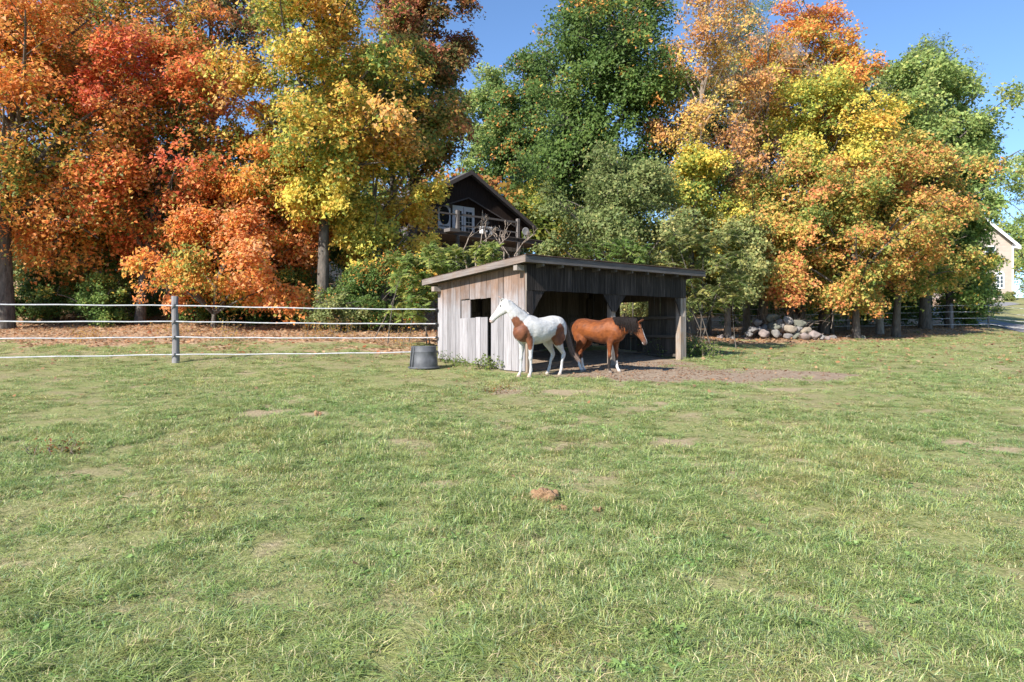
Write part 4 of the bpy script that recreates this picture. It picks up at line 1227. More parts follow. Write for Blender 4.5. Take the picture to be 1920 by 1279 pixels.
SUNW = -np.array(sdir)
def tree(name, label, trunk, crown, pal, seed, leaves=26000, tr=.2, leaf=.17, nb=None, bark=None, gap=-.42, tone=.0, amp=.22, group=None, ry=None,
         pitch=.9, first=.25, cat='tree', jit=.19, topfade=0.0, aspect=.8, outer=.40, trunktop=.90, bsize=1.0, twig=0, taper=.16, low=-.75, back=.5):
    """trunk (px, depth); crown (px0, px1, py0, py1): its extent in the photograph at that depth"""
    g = np.random.default_rng(seed)
    px, D = trunk
    bx, by, bz = gpt(px, D)
    x0, x1, y0, y1 = crown
    c0 = at((x0 + x1) / 2, (y0 + y1) / 2, D)
    rx = (x1 - x0) / 2 / FPX * D; rz = (y1 - y0) / 2 / FPX * D; ry = ry or min(rx, 3.4)
    cc = np.array([c0[0], D, c0[2]]); base = np.array([bx, by, bz])
    T = thing(name, label, cat, (bx, by, bz), 0, group)
    vol = rx * ry * rz * 4.19
    nb = nb or int(np.clip(vol * .72, 55, 340))
    rb = bsize * .525 * (vol / nb) ** (1 / 3)
    rad = np.maximum(np.array([rx, ry, rz]) - .55 * rb, .2)
    # trunk
    top = np.array([cc[0], cc[1], cc[2] + rz * (trunktop * 2 - 1)])
    t = np.linspace(0, 1, 12)
    tp = base + (top - base) * t[:, None]
    wob = np.stack([noise3(np.stack([t * 5 + seed, t * 0, t * 0], 1), 1.2, seed + 5), noise3(np.stack([t * 5, t * 0 + seed, t * 0], 1), 1.2, seed + 6), t * 0], 1)
    tp = tp + wob * (.35 * t * (1 - .2 * t))[:, None] * min(1.0, rx / 3)
    tp[:, 0] += (base[0] - tp[:, 0]) * (1 - t) ** 3; tp[0] = base - np.array([0, 0, .3])
    trr = tr * (1 - t * .88) ** .9; trr[0] *= 1.35; trr[1] *= 1.08
    Vs, Fs = [], []; nv = 0
    def add(path, rr, sides):
        nonlocal nv
        V, F = tube_vf(path, rr, sides); Vs.append(V); Fs.append(F + nv); nv += len(V)
    L30 = np.linspace(0, 1, 30)
    tpd = np.stack([np.interp(L30, t, tp[:, i]) for i in range(3)], 1); trd = np.interp(L30, t, trr)
    add(tpd, trd, 9)
    # limbs sweep out and up to a ragged envelope; every limb carries its own plume of boughs
    nl = int(np.clip(9 + vol / 16, 9, 30))
    k = np.arange(nl)
    zz = low + (1.0 - low) * (k + g.random(nl)) / nl; az = k * 2.39996 + g.normal(size=nl) * .35
    hr = np.sqrt(np.clip(1 - zz ** 2, .02, 1))
    d = np.stack([np.cos(az) * hr, np.sin(az) * hr, zz], 1)
    dd_ = d / (np.abs(d) ** 2.6).sum(1)[:, None] ** (1 / 2.6)
    dd_[:, :2] *= (1 - taper * np.clip(dd_[:, 2], 0, 1))[:, None]
    E = cc + dd_ * rad * g.uniform(.80, 1.06, nl)[:, None]
    E[:, 2] = np.maximum(E[:, 2], zg(E[:, 0], E[:, 1]) + .5)
    limbs = []
    for i in range(nl):
        tg = E[i]
        hd = np.linalg.norm(tg[:2] - np.array([np.interp(tg[2], tpd[:, 2], tpd[:, 0]), np.interp(tg[2], tpd[:, 2], tpd[:, 1])]))
        zs = np.clip(tg[2] - hd * pitch * g.uniform(.6, 1.2) - .5, base[2] + (top[2] - base[2]) * first, top[2] - .4)
        s = np.array([np.interp(zs, tpd[:, 2], tpd[:, 0]), np.interp(zs, tpd[:, 2], tpd[:, 1]), zs])
        r0 = np.interp(zs, tpd[:, 2], trd) * .62
        ln = np.linalg.norm(tg - s)
        L = curve_pts(s, tg, np.array([0, 0, (.14 if tg[2] > s[2] else .22) * hd]) + g.normal(size=3) * .08 * ln, 10, g)
        rr = np.linspace(r0, max(.012, r0 * .16), 10)
        add(L, rr, 6); limbs.append((L, rr, ln))
    limbs.append((tpd[15:], trd[15:], np.linalg.norm(tpd[-1] - tpd[15])))
    lens = np.array([q[2] for q in limbs]) + .5
    cnt = g.multinomial(nb, lens / lens.sum())
    W, LI, TT, A0, R0 = [], [], [], [], []
    for i, (L, rr, ln) in enumerate(limbs):
        for _ in range(cnt[i]):
            q = .30 + .72 * g.random() ** .85; q = min(q, 1.0); f = q * (len(L) - 1); j = min(int(f), len(L) - 2); a = L[j] * (1 - (f - j)) + L[j + 1] * (f - j)
            off = np.clip(g.normal(size=3), -1.8, 1.8) * (.14 * ln * (1 - .5 * q) + .55 * rb) * np.array([1, 1, .7])
            w = a + off
            if w[2] < zg(w[0:1], w[1:2])[0] + rb * .5: continue
            W.append(w); LI.append(i); TT.append(q); A0.append(a); R0.append(np.interp(f, np.arange(len(L)), rr))
    W = np.array(W); LI = np.array(LI); TT = np.array(TT); nb = len(W)
    pr = np.linalg.norm((W - cc) / rad, axis=1); pz = (W[:, 2] - cc[2]) / rad[2]
    Rb = rb * g.uniform(.6, 1.35, nb) * (1.15 - .3 * TT)
    keepn = noise3(W, 1.6, seed + 3) > gap - .6
    S, SN, SB = [], [], []
    for i in range(nb):
        ds = np.linalg.norm(W[i] - A0[i])
        q = curve_pts(A0[i], W[i], np.array([0, 0, .05 * ds]) + g.normal(size=3) * .07 * ds, 4, g)
        add(q, np.linspace(min(R0[i] * .6, .014 + .012 * ds), .008, 4), 3)
        if not keepn[i]: continue
        out = (W[i] - cc) / rad; out = out / (np.linalg.norm(out) + 1e-6)
        ax = np.array([0, 0, .55]) + out * .45 + SUNW * .45 + g.normal(size=3) * .25; ax /= np.linalg.norm(ax)
        e1 = np.cross(ax, [0, 1, .01]); e1 /= np.linalg.norm(e1); e2 = np.cross(ax, e1)
        m = int(np.clip(11 * (Rb[i] / rb) ** 2, 6, 20))
        rho = np.sqrt(g.random(m)); ph = g.uniform(0, 6.28, m)
        hh = g.normal(size=m) * .30 - .25 * rho ** 2 + .1
        sc_ = W[i] + Rb[i] * (np.outer(rho * np.cos(ph), e1) + np.outer(rho * np.sin(ph), e2) + np.outer(hh, ax))
        S.append(sc_); SB.append(np.full(m, i)); SN.append(ax * .8 + (sc_ - W[i]) / Rb[i] * .35)
        for j in range(m):
            if j % 4 == 0 or twig: add(np.array([W[i], (W[i] + sc_[j]) / 2 - ax * .06 * Rb[i], sc_[j]]), np.array([.009, .006, .004]), 3)
            for _ in range(twig):
                e = sc_[j] + (g.normal(size=3) * .35 + np.array([0, 0, .6])) * Rb[i] * .8
                add(np.array([sc_[j], (sc_[j] + e) / 2 + g.normal(size=3) * .03, e]), np.array([.008, .006, .003]), 3)
    S = np.concatenate(S); SN = np.concatenate(SN); SB = np.concatenate(SB)
    V = np.concatenate(Vs) - base; F = np.concatenate(Fs)
    link(bpy.data.objects.new('trunk', fastmesh('trunk', V, F, bark or M_bark, smooth=True)), T)
    wgt = Rb[SB] ** 2 * g.uniform(.55, 1.45, len(S))
    if topfade: wgt *= np.clip(1 - topfade * np.clip(pz[SB] * 1.3 + .3, 0, 1), .03, 1)
    want = leaves * 1.58 * (1 - .45 * topfade) * wgt / wgt.sum()
    want *= np.where(S[:, 1] > cc[1] + .25 * ry, back, 1.0)          # the far side of the crown is thinner
    per = g.poisson(want)
    ci = np.repeat(np.arange(len(S)), per); n = len(ci); TOTAL[0] += n
    o = np.clip(g.normal(size=(n, 3)), -2.4, 2.4); sg = (.35 * Rb[SB])[ci][:, None]; o[:, 2] = o[:, 2] * .7 - .22 * (o[:, 0] ** 2 + o[:, 1] ** 2)
    an = SN / np.linalg.norm(SN, axis=1)[:, None]
    q = S[ci] + o * sg
    nrm = an[ci] * .8 + g.normal(size=(n, 3)) * .5
    sz = leaf * .82 * g.uniform(.6, 1.3, n)
    V, F = small_leaves_vf(q, nrm, sz, g, aspect=aspect)
    limbtone = g.normal(size=len(limbs)) * amp * .30
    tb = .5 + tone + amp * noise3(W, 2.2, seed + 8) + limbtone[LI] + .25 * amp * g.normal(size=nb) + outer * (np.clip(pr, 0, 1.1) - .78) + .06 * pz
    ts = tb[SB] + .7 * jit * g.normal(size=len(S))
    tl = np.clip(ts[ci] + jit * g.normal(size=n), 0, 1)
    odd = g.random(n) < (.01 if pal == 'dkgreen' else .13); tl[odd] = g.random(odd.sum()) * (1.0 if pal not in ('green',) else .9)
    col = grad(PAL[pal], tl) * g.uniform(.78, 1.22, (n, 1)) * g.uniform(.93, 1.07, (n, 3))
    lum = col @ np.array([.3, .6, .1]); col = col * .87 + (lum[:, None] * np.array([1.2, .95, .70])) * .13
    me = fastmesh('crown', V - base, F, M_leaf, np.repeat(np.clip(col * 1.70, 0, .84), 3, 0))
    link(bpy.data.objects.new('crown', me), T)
    return T

GL, GM, GR_ = 'trees along the left fence', 'trees behind the shelter', 'trees along the right edge of the pasture'
# ---- left group
tree('maple_tree', 'thick-trunked orange maple at the far left end of the tape fence', (8, 25.5), (-230, 290, -140, 575), 'orange', 1, 44000, .30, .15, tone=.02, group=GL, first=.30, ry=4.5)
tree('maple_tree', 'orange and green maple with twin dark trunks right of the thickest trunk', (95, 28.5), (-20, 300, 40, 590), 'orange', 2, 26000, .26, .15, tone=-.12, group=GL, first=.25)
tree('maple_tree', 'scarlet maple glowing red behind the tape fence', (262, 27.0), (185, 500, 50, 570), 'red', 3, 38000, .18, .15, tone=-.14, amp=.26, group=GL)
tree('maple_tree', 'low orange-red maple sapling with branches hanging over the fence top', (400, 25.5), (280, 590, 380, 592), 'orange', 4, 17000, .09, .14, tone=.12, first=.12, group=GL)
tree('maple_tree', 'tall golden maple with a bare dark lower trunk left of the cabin', (605, 26.0), (420, 800, -170, 400), 'gold', 5, 42000, .24, .15, tone=-.16, amp=.30, group=GL, first=.40, ry=4.2)
tree('maple_tree', 'yellow-green maple whose low boughs half cover the cabin', (690, 27.0), (585, 825, 245, 495), 'yellow', 6, 24000, .16, .15, tone=.0, group=GL)
tree('oak_tree', 'tall russet oak with dark reddish leaves standing against blue sky', (770, 33.0), (690, 900, -150, 300), 'rust', 7, 36000, .26, .17, tone=.05, group=GL, first=.3)
tree('oak_tree', 'green oak mixed with brown leaves behind the golden maple', (735, 31.5), (610, 872, 50, 335), 'turning', 8, 24000, .2, .16, tone=-.10, group=GL)
tree('maple_tree', 'tall orange maple rising behind the scarlet one', (190, 33.0), (30, 440, -190, 260), 'orange', 9, 30000, .24, .17, tone=-.03, group=GL)
tree('maple_tree', 'dark green maple in the shade behind the scarlet one', (330, 32.0), (150, 480, 230, 560), 'green', 10, 18000, .18, .16, tone=-.1, group=GL)
tree('maple_tree', 'orange-gold maple between the scarlet and the golden ones', (470, 27.5), (380, 640, 180, 560), 'orange', 11, 26000, .14, .15, tone=.10, group=GL)
tree('maple_tree', 'shaded green maple filling the wood left of the cabin', (560, 36.0), (430, 720, 250, 540), 'green', 50, 16000, .2, .18, tone=-.1, group=GL)
tree('maple_tree', 'shaded olive maple behind the twin dark trunks', (60, 34.0), (-60, 240, 300, 590), 'olive', 51, 16000, .2, .18, tone=-.1, group=GL)
tree('oak_tree', 'sparse dark-leaved oak showing sky holes behind the left maples', (385, 35.0), (290, 520, -160, 180), 'rust', 12, 13000, .22, .18, tone=-.05, gap=.05, group=GL)
# ---- middle
tree('oak_tree', 'big dark green oak with a few yellow sprigs behind the shelter', (1095, 36.0), (980, 1315, -90, 440), 'dkgreen', 20, 62000, .34, .18, bsize=1.2, tone=.02, group=GM, first=.3, ry=4.6, amp=.22, jit=.12)
tree('oak_tree', 'smaller dark green oak leaning out left of the big one', (1015, 57.0), (885, 1100, 85, 430), 'dkgreen', 47, 28000, .2, .24, bsize=1.2, tone=0.0, group=GM, amp=.2, taper=.55)
tree('ash_tree', 'pale green airy tree beside blue sky behind the cabin roof', (920, 60.0), (845, 1000, 115, 480), 'ltgreen', 21, 26000, .2, .26, tone=-.1, bsize=1.15, group=GM)
tree('ash_tree', 'slim grey-stemmed tree with yellow low leaves right of the cabin', (1016, 55.0), (950, 1090, 320, 500), 'yellow', 22, 14000, .17, .16, tone=-.25, group=GM, bark=M_barkp)
tree('elm_tree', 'rounded olive-green tree with forked stems just behind the shelter roof', (1165, 29.0), (1010, 1300, 268, 520), 'olive', 23, 30000, .13, .13, tone=-.12, group=GM)
tree('ash_tree', 'tan half-bare tall ash with pale upright branches', (1296, 33.0), (1228, 1430, -80, 360), 'tan', 24, 15000, .20, .15, tone=.05, group=GM, bark=M_twig, topfade=.45, twig=2, pitch=1.5)
tree('maple_tree', 'bright yellow maple under the tan half-bare ash', (1290, 31.0), (1225, 1400, 250, 540), 'yellow', 25, 19000, .14, .15, tone=.06, group=GM)
# ---- right group
tree('ash_tree', 'almost leafless grey-brown ash among the coloured crowns', (1432, 35.5), (1370, 1520, 20, 360), 'tan', 30, 3600, .20, .15, tone=.2, group=GR_, bark=M_twig, twig=5, pitch=1.6, topfade=.4)
tree('maple_tree', 'maple with a glowing orange top against the blue sky', (1500, 38.0), (1405, 1625, -15, 340), 'orange', 31, 30000, .24, .17, tone=-.02, group=GR_, first=.35)
tree('maple_tree', 'yellow and green maple between the leafless ash and the big green tree', (1545, 34.5), (1400, 1700, 110, 460), 'yellow', 32, 34000, .20, .16, tone=-.14, group=GR_)
tree('maple_tree', 'brown-orange maple with boughs hanging over the stone pile', (1425, 33.0), (1330, 1560, 270, 585), 'turning', 33, 24000, .18, .15, tone=.10, group=GR_, first=.3)
tree('maple_tree', 'low orange and yellow maple spreading over the wire fence', (1605, 32.0), (1440, 1740, 260, 590), 'turning', 34, 38000, .17, .15, tone=.10, group=GR_, first=.2)
tree('maple_tree', 'tan and green maple with a straight trunk at the wire fence', (1680, 34.0), (1590, 1830, 230, 575), 'turning', 35, 28000, .18, .15, tone=.0, group=GR_, first=.22)
tree('ash_tree', 'large light green tree outlined against the sky at the right', (1735, 38.0), (1560, 1885, 82, 470), 'ltgreen', 36, 54000, .28, .19, bsize=1.0, taper=.3, tone=-.08, group=GR_, ry=4.6)
tree('ash_tree', 'green tree whose twigs reach across the beige house', (1780, 39.0), (1690, 1862, 320, 585), 'green', 37, 24000, .22, .17, tone=.05, group=GR_)
tree('maple_tree', 'green maple filling the gap behind the yellow and green one', (1600, 44.0), (1530, 1720, 70, 420), 'olive', 48, 17000, .2, .2, tone=.1, group=GR_)
tree('maple_tree', 'shaded green maple behind the tan half-bare ash', (1370, 42.0), (1270, 1480, 90, 470), 'olive', 49, 17000, .2, .2, tone=-.1, group=GM)
tree('pine_tree', 'feathery pine top showing above the light green tree', (1742, 47.0), (1640, 1840, 70, 300), 'pine', 38, 12000, .2, .26, group=GR_, aspect=.22)
tree('pine_tree', 'blue-green pine top peeping out behind the tan ash', (1402, 44.0), (1330, 1480, -30, 300), 'pine', 39, 12000, .2, .26, group=GR_, aspect=.22)
tree('maple_tree', 'olive-green maple beside the sumac right of the shelter', (1364, 30.5), (1290, 1450, 380, 590), 'olive', 40, 15000, .16, .14, group=GR_, tone=.05)
for k, (px, D, lab, bk) in enumerate(((1400, 37.5, 'pale-barked maple with buttressed foot behind the sumac', M_barkp), (1543, 35.0, 'dark-trunked maple just right of the stone pile', M_bark), (1560, 37, 'slender dark maple close behind the dark-trunked one', M_bark),
                                 (1650, 35.5, 'leaning pale-barked birch between two maples at the wire fence', M_barkp), (1330, 33, 'thin dark sapling nearest the right wall of the shelter', M_bark), (1480, 38, 'shaded maple in the wood behind the stone pile', M_bark))):
    tree('maple_tree' if 'birch' not in lab else 'birch_tree', lab, (px, D), (px - 90, px + 90, 300, 545), ['turning', 'turning', 'yellow', 'turning', 'green', 'yellow'][k], 60 + k, 9000, [.2, .21, .11, .17, .10, .2][k], .16, group=GR_, bark=bk, tone=-.05)
tree('maple_tree', 'far yellow-green tree behind the beige house', (1925, 105), (1860, 2010, 275, 560), 'ltgreen', 45, 16000, .3, .36, tone=.15, group=GR_, ry=6)
tree('maple_tree', 'far green tree at the right of the beige house', (1960, 92), (1902, 2080, 400, 612), 'green', 46, 13000, .3, .32, tone=.1, group=GR_, ry=6)

# ---- shrubs
def shrub(label, px, D, box, pal, seed, leaves, leaf=.10, tone=0, group='shrubs along the wood edge', name='shrub', **kw):
    return tree(name, label, (px, D), box, pal, seed, leaves, .035, leaf, tone=tone, group=group, cat='shrub', first=.05, **kw)
shrub('dark green honeysuckle thicket left of the sumac behind the fence', 690, 25.5, (590, 800, 478, 625), 'dkgreen', 70, 17000, .09, .1)
shrub('yellow-tinged shrub below the golden maple trunk', 640, 24.5, (560, 700, 540, 622), 'olive', 71, 9000, .08, .15)
shrub('green undergrowth shrub behind the round fence post', 370, 29.0, (290, 480, 460, 606), 'green', 72, 14000, .09)
shrub('light green undergrowth shrub below the scarlet maple', 250, 30.5, (130, 350, 450, 605), 'ltgreen', 73, 15000, .09, -.25)
shrub('olive undergrowth shrub below the orange-gold maple', 500, 30.0, (410, 620, 465, 604), 'olive', 74, 15000, .09)
shrub('dark undergrowth shrub between the two thick left trunks', 150, 31.0, (20, 220, 490, 603), 'dkgreen', 75, 11000, .10, .1)
shrub('bushy green shrub below the light green tree at the wire fence', 1815, 40.5, (1740, 1860, 490, 632), 'green', 76, 14000, .13, group='shrubs along the wood edge')
shrub('green thicket in the shade behind the wire fence', 1650, 42.0, (1560, 1760, 510, 622), 'dkgreen', 77, 9000, .15)
shrub('green thicket in the wood beyond the stone pile', 1460, 43.0, (1330, 1570, 500, 612), 'green', 78, 10000, .15, tone=-.1)
for k, (px, D, box, pl, lab) in enumerate(((60, 27.5, (10, 130, 505, 610), 'dkgreen', 'dark shaded bush between the thickest trunk and the twin trunks'), (190, 26.8, (120, 270, 515, 612), 'green', 'leafy dark bush left of the scarlet maple trunk'),
        (440, 27.0, (360, 520, 520, 610), 'dkgreen', 'dark bush behind the low orange sapling'), (560, 27.5, (490, 620, 500, 610), 'green', 'leafy bush just left of the golden maple trunk'))):
    shrub(lab, px, D, box, pl, 90 + k, 8000, .10, -.05)
shrub('small tan bush against the wall of the beige house', 1890, 78, (1876, 1902, 545, 565), 'olive', 79, 1200, .2)
shrub('leafy thicket behind the right wall of the shelter', 1235, 27.5, (1150, 1290, 520, 612), 'olive', 80, 9000, .09)
shrub('green brush on the bank under the cabin deck', 880, 36, (790, 1000, 455, 560), 'olive', 81, 12000, .11)

# ---- sumac: compound leaves in rosettes at the stem tips
def sumac(label, px, D, box, n_ros, pal, seed, tone=0.0, leaflen=.5):
    g = np.random.default_rng(seed)
    x, y, z = gpt(px, D); base = np.array([x, y, z])
    T = thing('sumac', label, 'shrub', base, 0, 'staghorn sumacs around the shelter')
    x0, x1, y0, y1 = box
    Vs, Fs = [], []; nv = 0; LV, LN, LA, LS, LC = [], [], [], [], []
    for i in range(n_ros):
        a = at(g.uniform(x0, x1), y0 + (y1 - y0) * g.random() ** 1.3, D + g.uniform(-.9, .9))
        a[2] = max(a[2], zg(a[0:1], a[1:2])[0] + .5)
        st = base + np.array([g.normal() * .45 + (a[0] - x) * .5, (a[1] - y) * .6, 0]); st[2] = zg(st[0:1], st[1:2])[0]
        if i % 9 == 0:
            p = curve_pts(st, a, np.array([g.normal() * .15, 0, .25]), 6, g); V, F = tube_vf(p, np.linspace(.020, .010, 6), 5); Vs.append(V); Fs.append(F + nv); nv += len(V)
        for k in range(g.integers(9, 14)):
            az = g.uniform(0, 6.28); el = g.uniform(-.35, 1.1)
            d = np.array([math.cos(az) * math.cos(el), math.sin(az) * math.cos(el), math.sin(el)])
            L = leaflen * g.uniform(.7, 1.15)
            t = np.linspace(.18, 1, 11)
            R_ = a + d * (t * L)[:, None] + np.array([0, 0, -1.0]) * (.42 * L * t ** 2)[:, None]
            V, F = tube_vf(np.vstack([a, R_[::3]]), .004, 3); Vs.append(V); Fs.append(F + nv); nv += len(V)
            side = np.cross(d, [0, 0, 1]); side /= np.linalg.norm(side) + 1e-6
            T_ = np.gradient(R_, axis=0); T_ /= np.linalg.norm(T_, axis=1)[:, None]
            cl = grad(PAL[pal], np.clip(np.array([.5 + tone + .25 * g.normal()]), 0, 1))[0] * 1.35
            for s in (-1, 1):
                ax = side * s + T_ * .35 + np.array([0, 0, -.5]) + g.normal(size=(len(t), 3)) * .22; ax /= np.linalg.norm(ax, axis=1)[:, None]
                LV.append(R_); LA.append(ax); LS.append(.115 * L / .5 * np.sin(np.clip(t * .9 + .25, 0, 1) * math.pi) ** .5 + .03); LC.append(np.tile(cl, (len(t), 1)) * g.uniform(.8, 1.2, (len(t), 1)))
                LN.append(np.cross(T_, ax) * s)
    P = np.concatenate(LV); A = np.concatenate(LA); S = np.concatenate(LS)[:, None]; Cc = np.concatenate(LC); Nn = np.concatenate(LN)
    B = np.cross(A, Nn); B /= np.linalg.norm(B, axis=1)[:, None] + 1e-9
    V = np.stack([P, P + A * S * .45 + B * S * .23, P + A * S, P + A * S * .45 - B * S * .23], 1).reshape(-1, 3)
    F = np.arange(len(V)).reshape(-1, 4); TOTAL[0] += len(F)
    o = bpy.data.objects.new('foliage', fastmesh('foliage', V - base, F, M_leaf, np.repeat(Cc, 4, 0))); link(o, T)
    o = bpy.data.objects.new('stems', fastmesh('stems', np.concatenate(Vs) - base, np.concatenate(Fs), M_bark)); link(o, T); tag(o, kind='stuff')
sumac('bright green sumac with long compound leaves behind the shelter roof', 845, 22.3, (795, 930, 460, 560), 60, 'ltgreen', 1, .22)
sumac('slender green sumac left of the shelter with a thin bare stem', 770, 22.0, (738, 812, 478, 605), 34, 'ltgreen', 2, .12)
sumac('blue-green sumac overhanging the right end of the shelter roof', 1330, 23.6, (1250, 1398, 440, 575), 70, 'olive', 3, .15)
sumac('small sumac peeping above the middle of the shelter roof', 1150, 24.5, (1085, 1205, 455, 500), 20, 'ltgreen', 4, -.2)

# leafless sumac: antler-like forked branches in front of the deck
def bare_sumac():
    g = np.random.default_rng(9)
    x, y, z = gpt(935, 26.0); base = np.array([x, y, z]); mb = MB()
    T = thing('bare_sumac', 'leafless grey sumac with antler-like branches in front of the cabin deck', 'shrub', base)
    def grow(p, d, L, r, dep):
        q = p + d * L
        pth = curve_pts(p, q, g.normal(size=3) * .10 * L + np.array([0, 0, -.05 * L]), 5, g)
        mb.tube(pth, np.linspace(r, r * .78, 5), 6)
        if dep == 0: return
        for k in range(2 if g.random() < .8 else 3):
            a = g.normal(size=3); a[2] = abs(a[2]) * .4; n = d * .75 + a * .5 + np.array([0, 0, .28]); n /= np.linalg.norm(n)
            grow(q, n, L * g.uniform(.62, .9), r * .76, dep - 1)
    for px, py in ((868, 470), (905, 470), (925, 478), (945, 472), (965, 478), (890, 480), (955, 480)):
        tip = at(px, py, 25.5 + g.uniform(-.6, .6))
        st = base + np.array([(tip[0] - x) * .5, (tip[1] - y) * .5, -.1])
        mb.tube(curve_pts(st, tip, g.normal(size=3) * .1, 6, g), np.linspace(.034, .026, 6), 6)
        d = np.array([g.normal() * .4, g.normal() * .3, 1.0]); d /= np.linalg.norm(d)
        grow(tip, d, g.uniform(.38, .55), .024, 3)
    o = mb.build('branches', M_twig, T, True); o.matrix_parent_inverse = Matrix.Translation(base).inverted()
bare_sumac()

# brush heap behind the stones
def brush():
    g = np.random.default_rng(19); c = at(1468, 610, 31.6); mb = MB()
    zb = g1(c[0], c[1])
    for i in range(170):
        a = np.array([c[0] + g.normal() * .75, c[1] + g.normal() * .35, zb + abs(g.normal()) * .35 + .1]); d = np.array([g.normal(), g.normal() * .5, abs(g.normal()) * .7 + .2]); d /= np.linalg.norm(d); L = g.uniform(.5, 1.4)
        mb.tube(curve_pts(a, a + d * L, g.normal(size=3) * .18 * L, 5, g), np.linspace(.016, .004, 5), 4, cap=False)
    o = mb.build('brush_heap', M_twig); tag(o, 'tangle of dry brushwood heaped behind the field stones', 'brush', kind='stuff')
brush()

# far wood closing the view behind the trunks
def far_wood():
    g = np.random.default_rng(23)
    n = 62000
    x = g.uniform(-54, 46, n); y = g.uniform(50, 64, n) + .0
    keep = ~((x > 24) & (y < 80)) | (g.random(n) < .6)
    h = np.where(x < -6, 9.5, 7.0) + 2.0 * noise3(np.stack([x, y * 0, y * 0], 1), 5, 3)
    z = zg(x, y) + g.random(n) ** .9 * h
    lump = noise3(np.stack([x, y, z], 1), 2.0, 5)
    k = ((lump > -.6) | (z < zg(x, y) + 4.5)) & (x < .56 * y); x, y, z, lump = x[k], y[k], z[k], lump[k]
    P = np.stack([x, y, z], 1); n = len(P)
    V, F = leaves_vf(P, np.array([0, -.5, .6]) + g.normal(size=(n, 3)) * .6, g.uniform(.3, .6, n), g)
    t = np.clip(.35 + .35 * noise3(P, 4, 6) + .1 * g.normal(size=n), 0, 1)
    o = bpy.data.objects.new('far_wood', fastmesh('far_wood', V, F, M_leaf, np.repeat(grad(PAL['turning'], t) * g.uniform(.7, 1.2, (n, 1)), 4, 0)))
    link(o); tag(o, 'mass of green woodland closing the view behind the trunks', 'wood', kind='stuff'); TOTAL[0] += n
far_wood()

# ================================================================== weeds at the shelter
def weed(label, cx, cy, w, h, n, seed, pal='green', leaf=.07, name='weed'):
    g = np.random.default_rng(seed); z = g1(cx, cy); base = np.array([cx, cy, z])
    T = thing(name, label, 'weed', base, 0, 'weeds around the shelter')
    m = max(10, n // 16); mb = []; Fs = []; nv = 0; Q = []
    for i in range(m):
        a = np.array([cx + g.normal() * w * .4, cy + g.normal() * w * .3, 0]); a[2] = zg(a[0:1], a[1:2])[0]
        b = a + np.array([g.normal() * .25 * h, g.normal() * .25 * h, h * g.uniform(.4, 1.1)])
        p = curve_pts(a, b, g.normal(size=3) * .05, 5, g); V, F = tube_vf(p, np.linspace(.006, .002, 5), 3); mb.append(V); Fs.append(F + nv); nv += len(V)
        t = g.random(16)[:, None]; Q.append(a * (1 - t) + b * t + g.normal(size=(16, 3)) * .05)
    Q = np.concatenate(Q); k = len(Q)
    V, F = leaves_vf(Q, np.array([0, -.2, .7]) + g.normal(size=(k, 3)) * .5, leaf * g.uniform(.6, 1.3, k), g, aspect=.5)
    col = grad(PAL[pal], np.clip(.5 + .25 * g.normal(size=k), 0, .92)) * g.uniform(.8, 1.2, (k, 1))
    o = bpy.data.objects.new('leaves', fastmesh('leaves', V - base, F, M_leaf, np.repeat(col, 4, 0))); link(o, T)
    o = bpy.data.objects.new('stems', fastmesh('stems', np.concatenate(mb) - base, np.concatenate(Fs), M_twig)); link(o, T); tag(o, kind='stuff')
def sw(u, v): return np.array(SO) + SU * u + SV * v
p = sw(-.22, 1.25); weed('leafy weed clump at the foot of the half-door', p[0], p[1], .45, .34, 420, 1, 'ltgreen', .075)
p = sw(-.25, 2.3); weed('low weeds along the shelter wall below the window', p[0], p[1], .75, .2, 420, 2, 'ltgreen', .06)
p = sw(-.20, 3.4); weed('weed patch between the tub and the shelter wall', p[0], p[1], .7, .26, 420, 3, 'green', .06)
p = sw(6.62, .75); weed('tall grassy weed tuft against the right post of the shelter', p[0], p[1], 1.0, .55, 3600, 4, 'ltgreen', .08)
p = sw(7.3, 1.3); weed('dry weed tuft a step right of the shelter', p[0], p[1], 1.0, .36, 2400, 5, 'olive', .07)
x, y, z = ghit(110, 850); weed('dark reddish weed stalks in the left pasture', x, y, .5, .12, 260, 7, 'rust', .035)
x, y, z = ghit(940, 736); weed('low brown weed mat before the white horse', x, y, .8, .13, 420, 8, 'rust', .035)
for i, (px, D, hh) in enumerate(((430, 21.2, .7), (585, 21.6, .6), (640, 22, .7), (750, 21.5, .8), (160, 21.5, .5), (330, 21.8, .6))):
    x, y, z = gpt(px, D); weed(('dry stalks behind the fence below the low orange-red sapling', 'dry stalks behind the fence under the golden maple trunk', 'tall dry stalks in litter beside the yellow-tinged shrub', 'tall dry stalks behind the fence next to the slender sumac', 'short dry stalks behind the fence near the twin dark trunks', 'dry stalks directly behind the round fence post')[i], x, y, .8, hh, 330, 20 + i, 'tan', .06, 'dry_stalks')

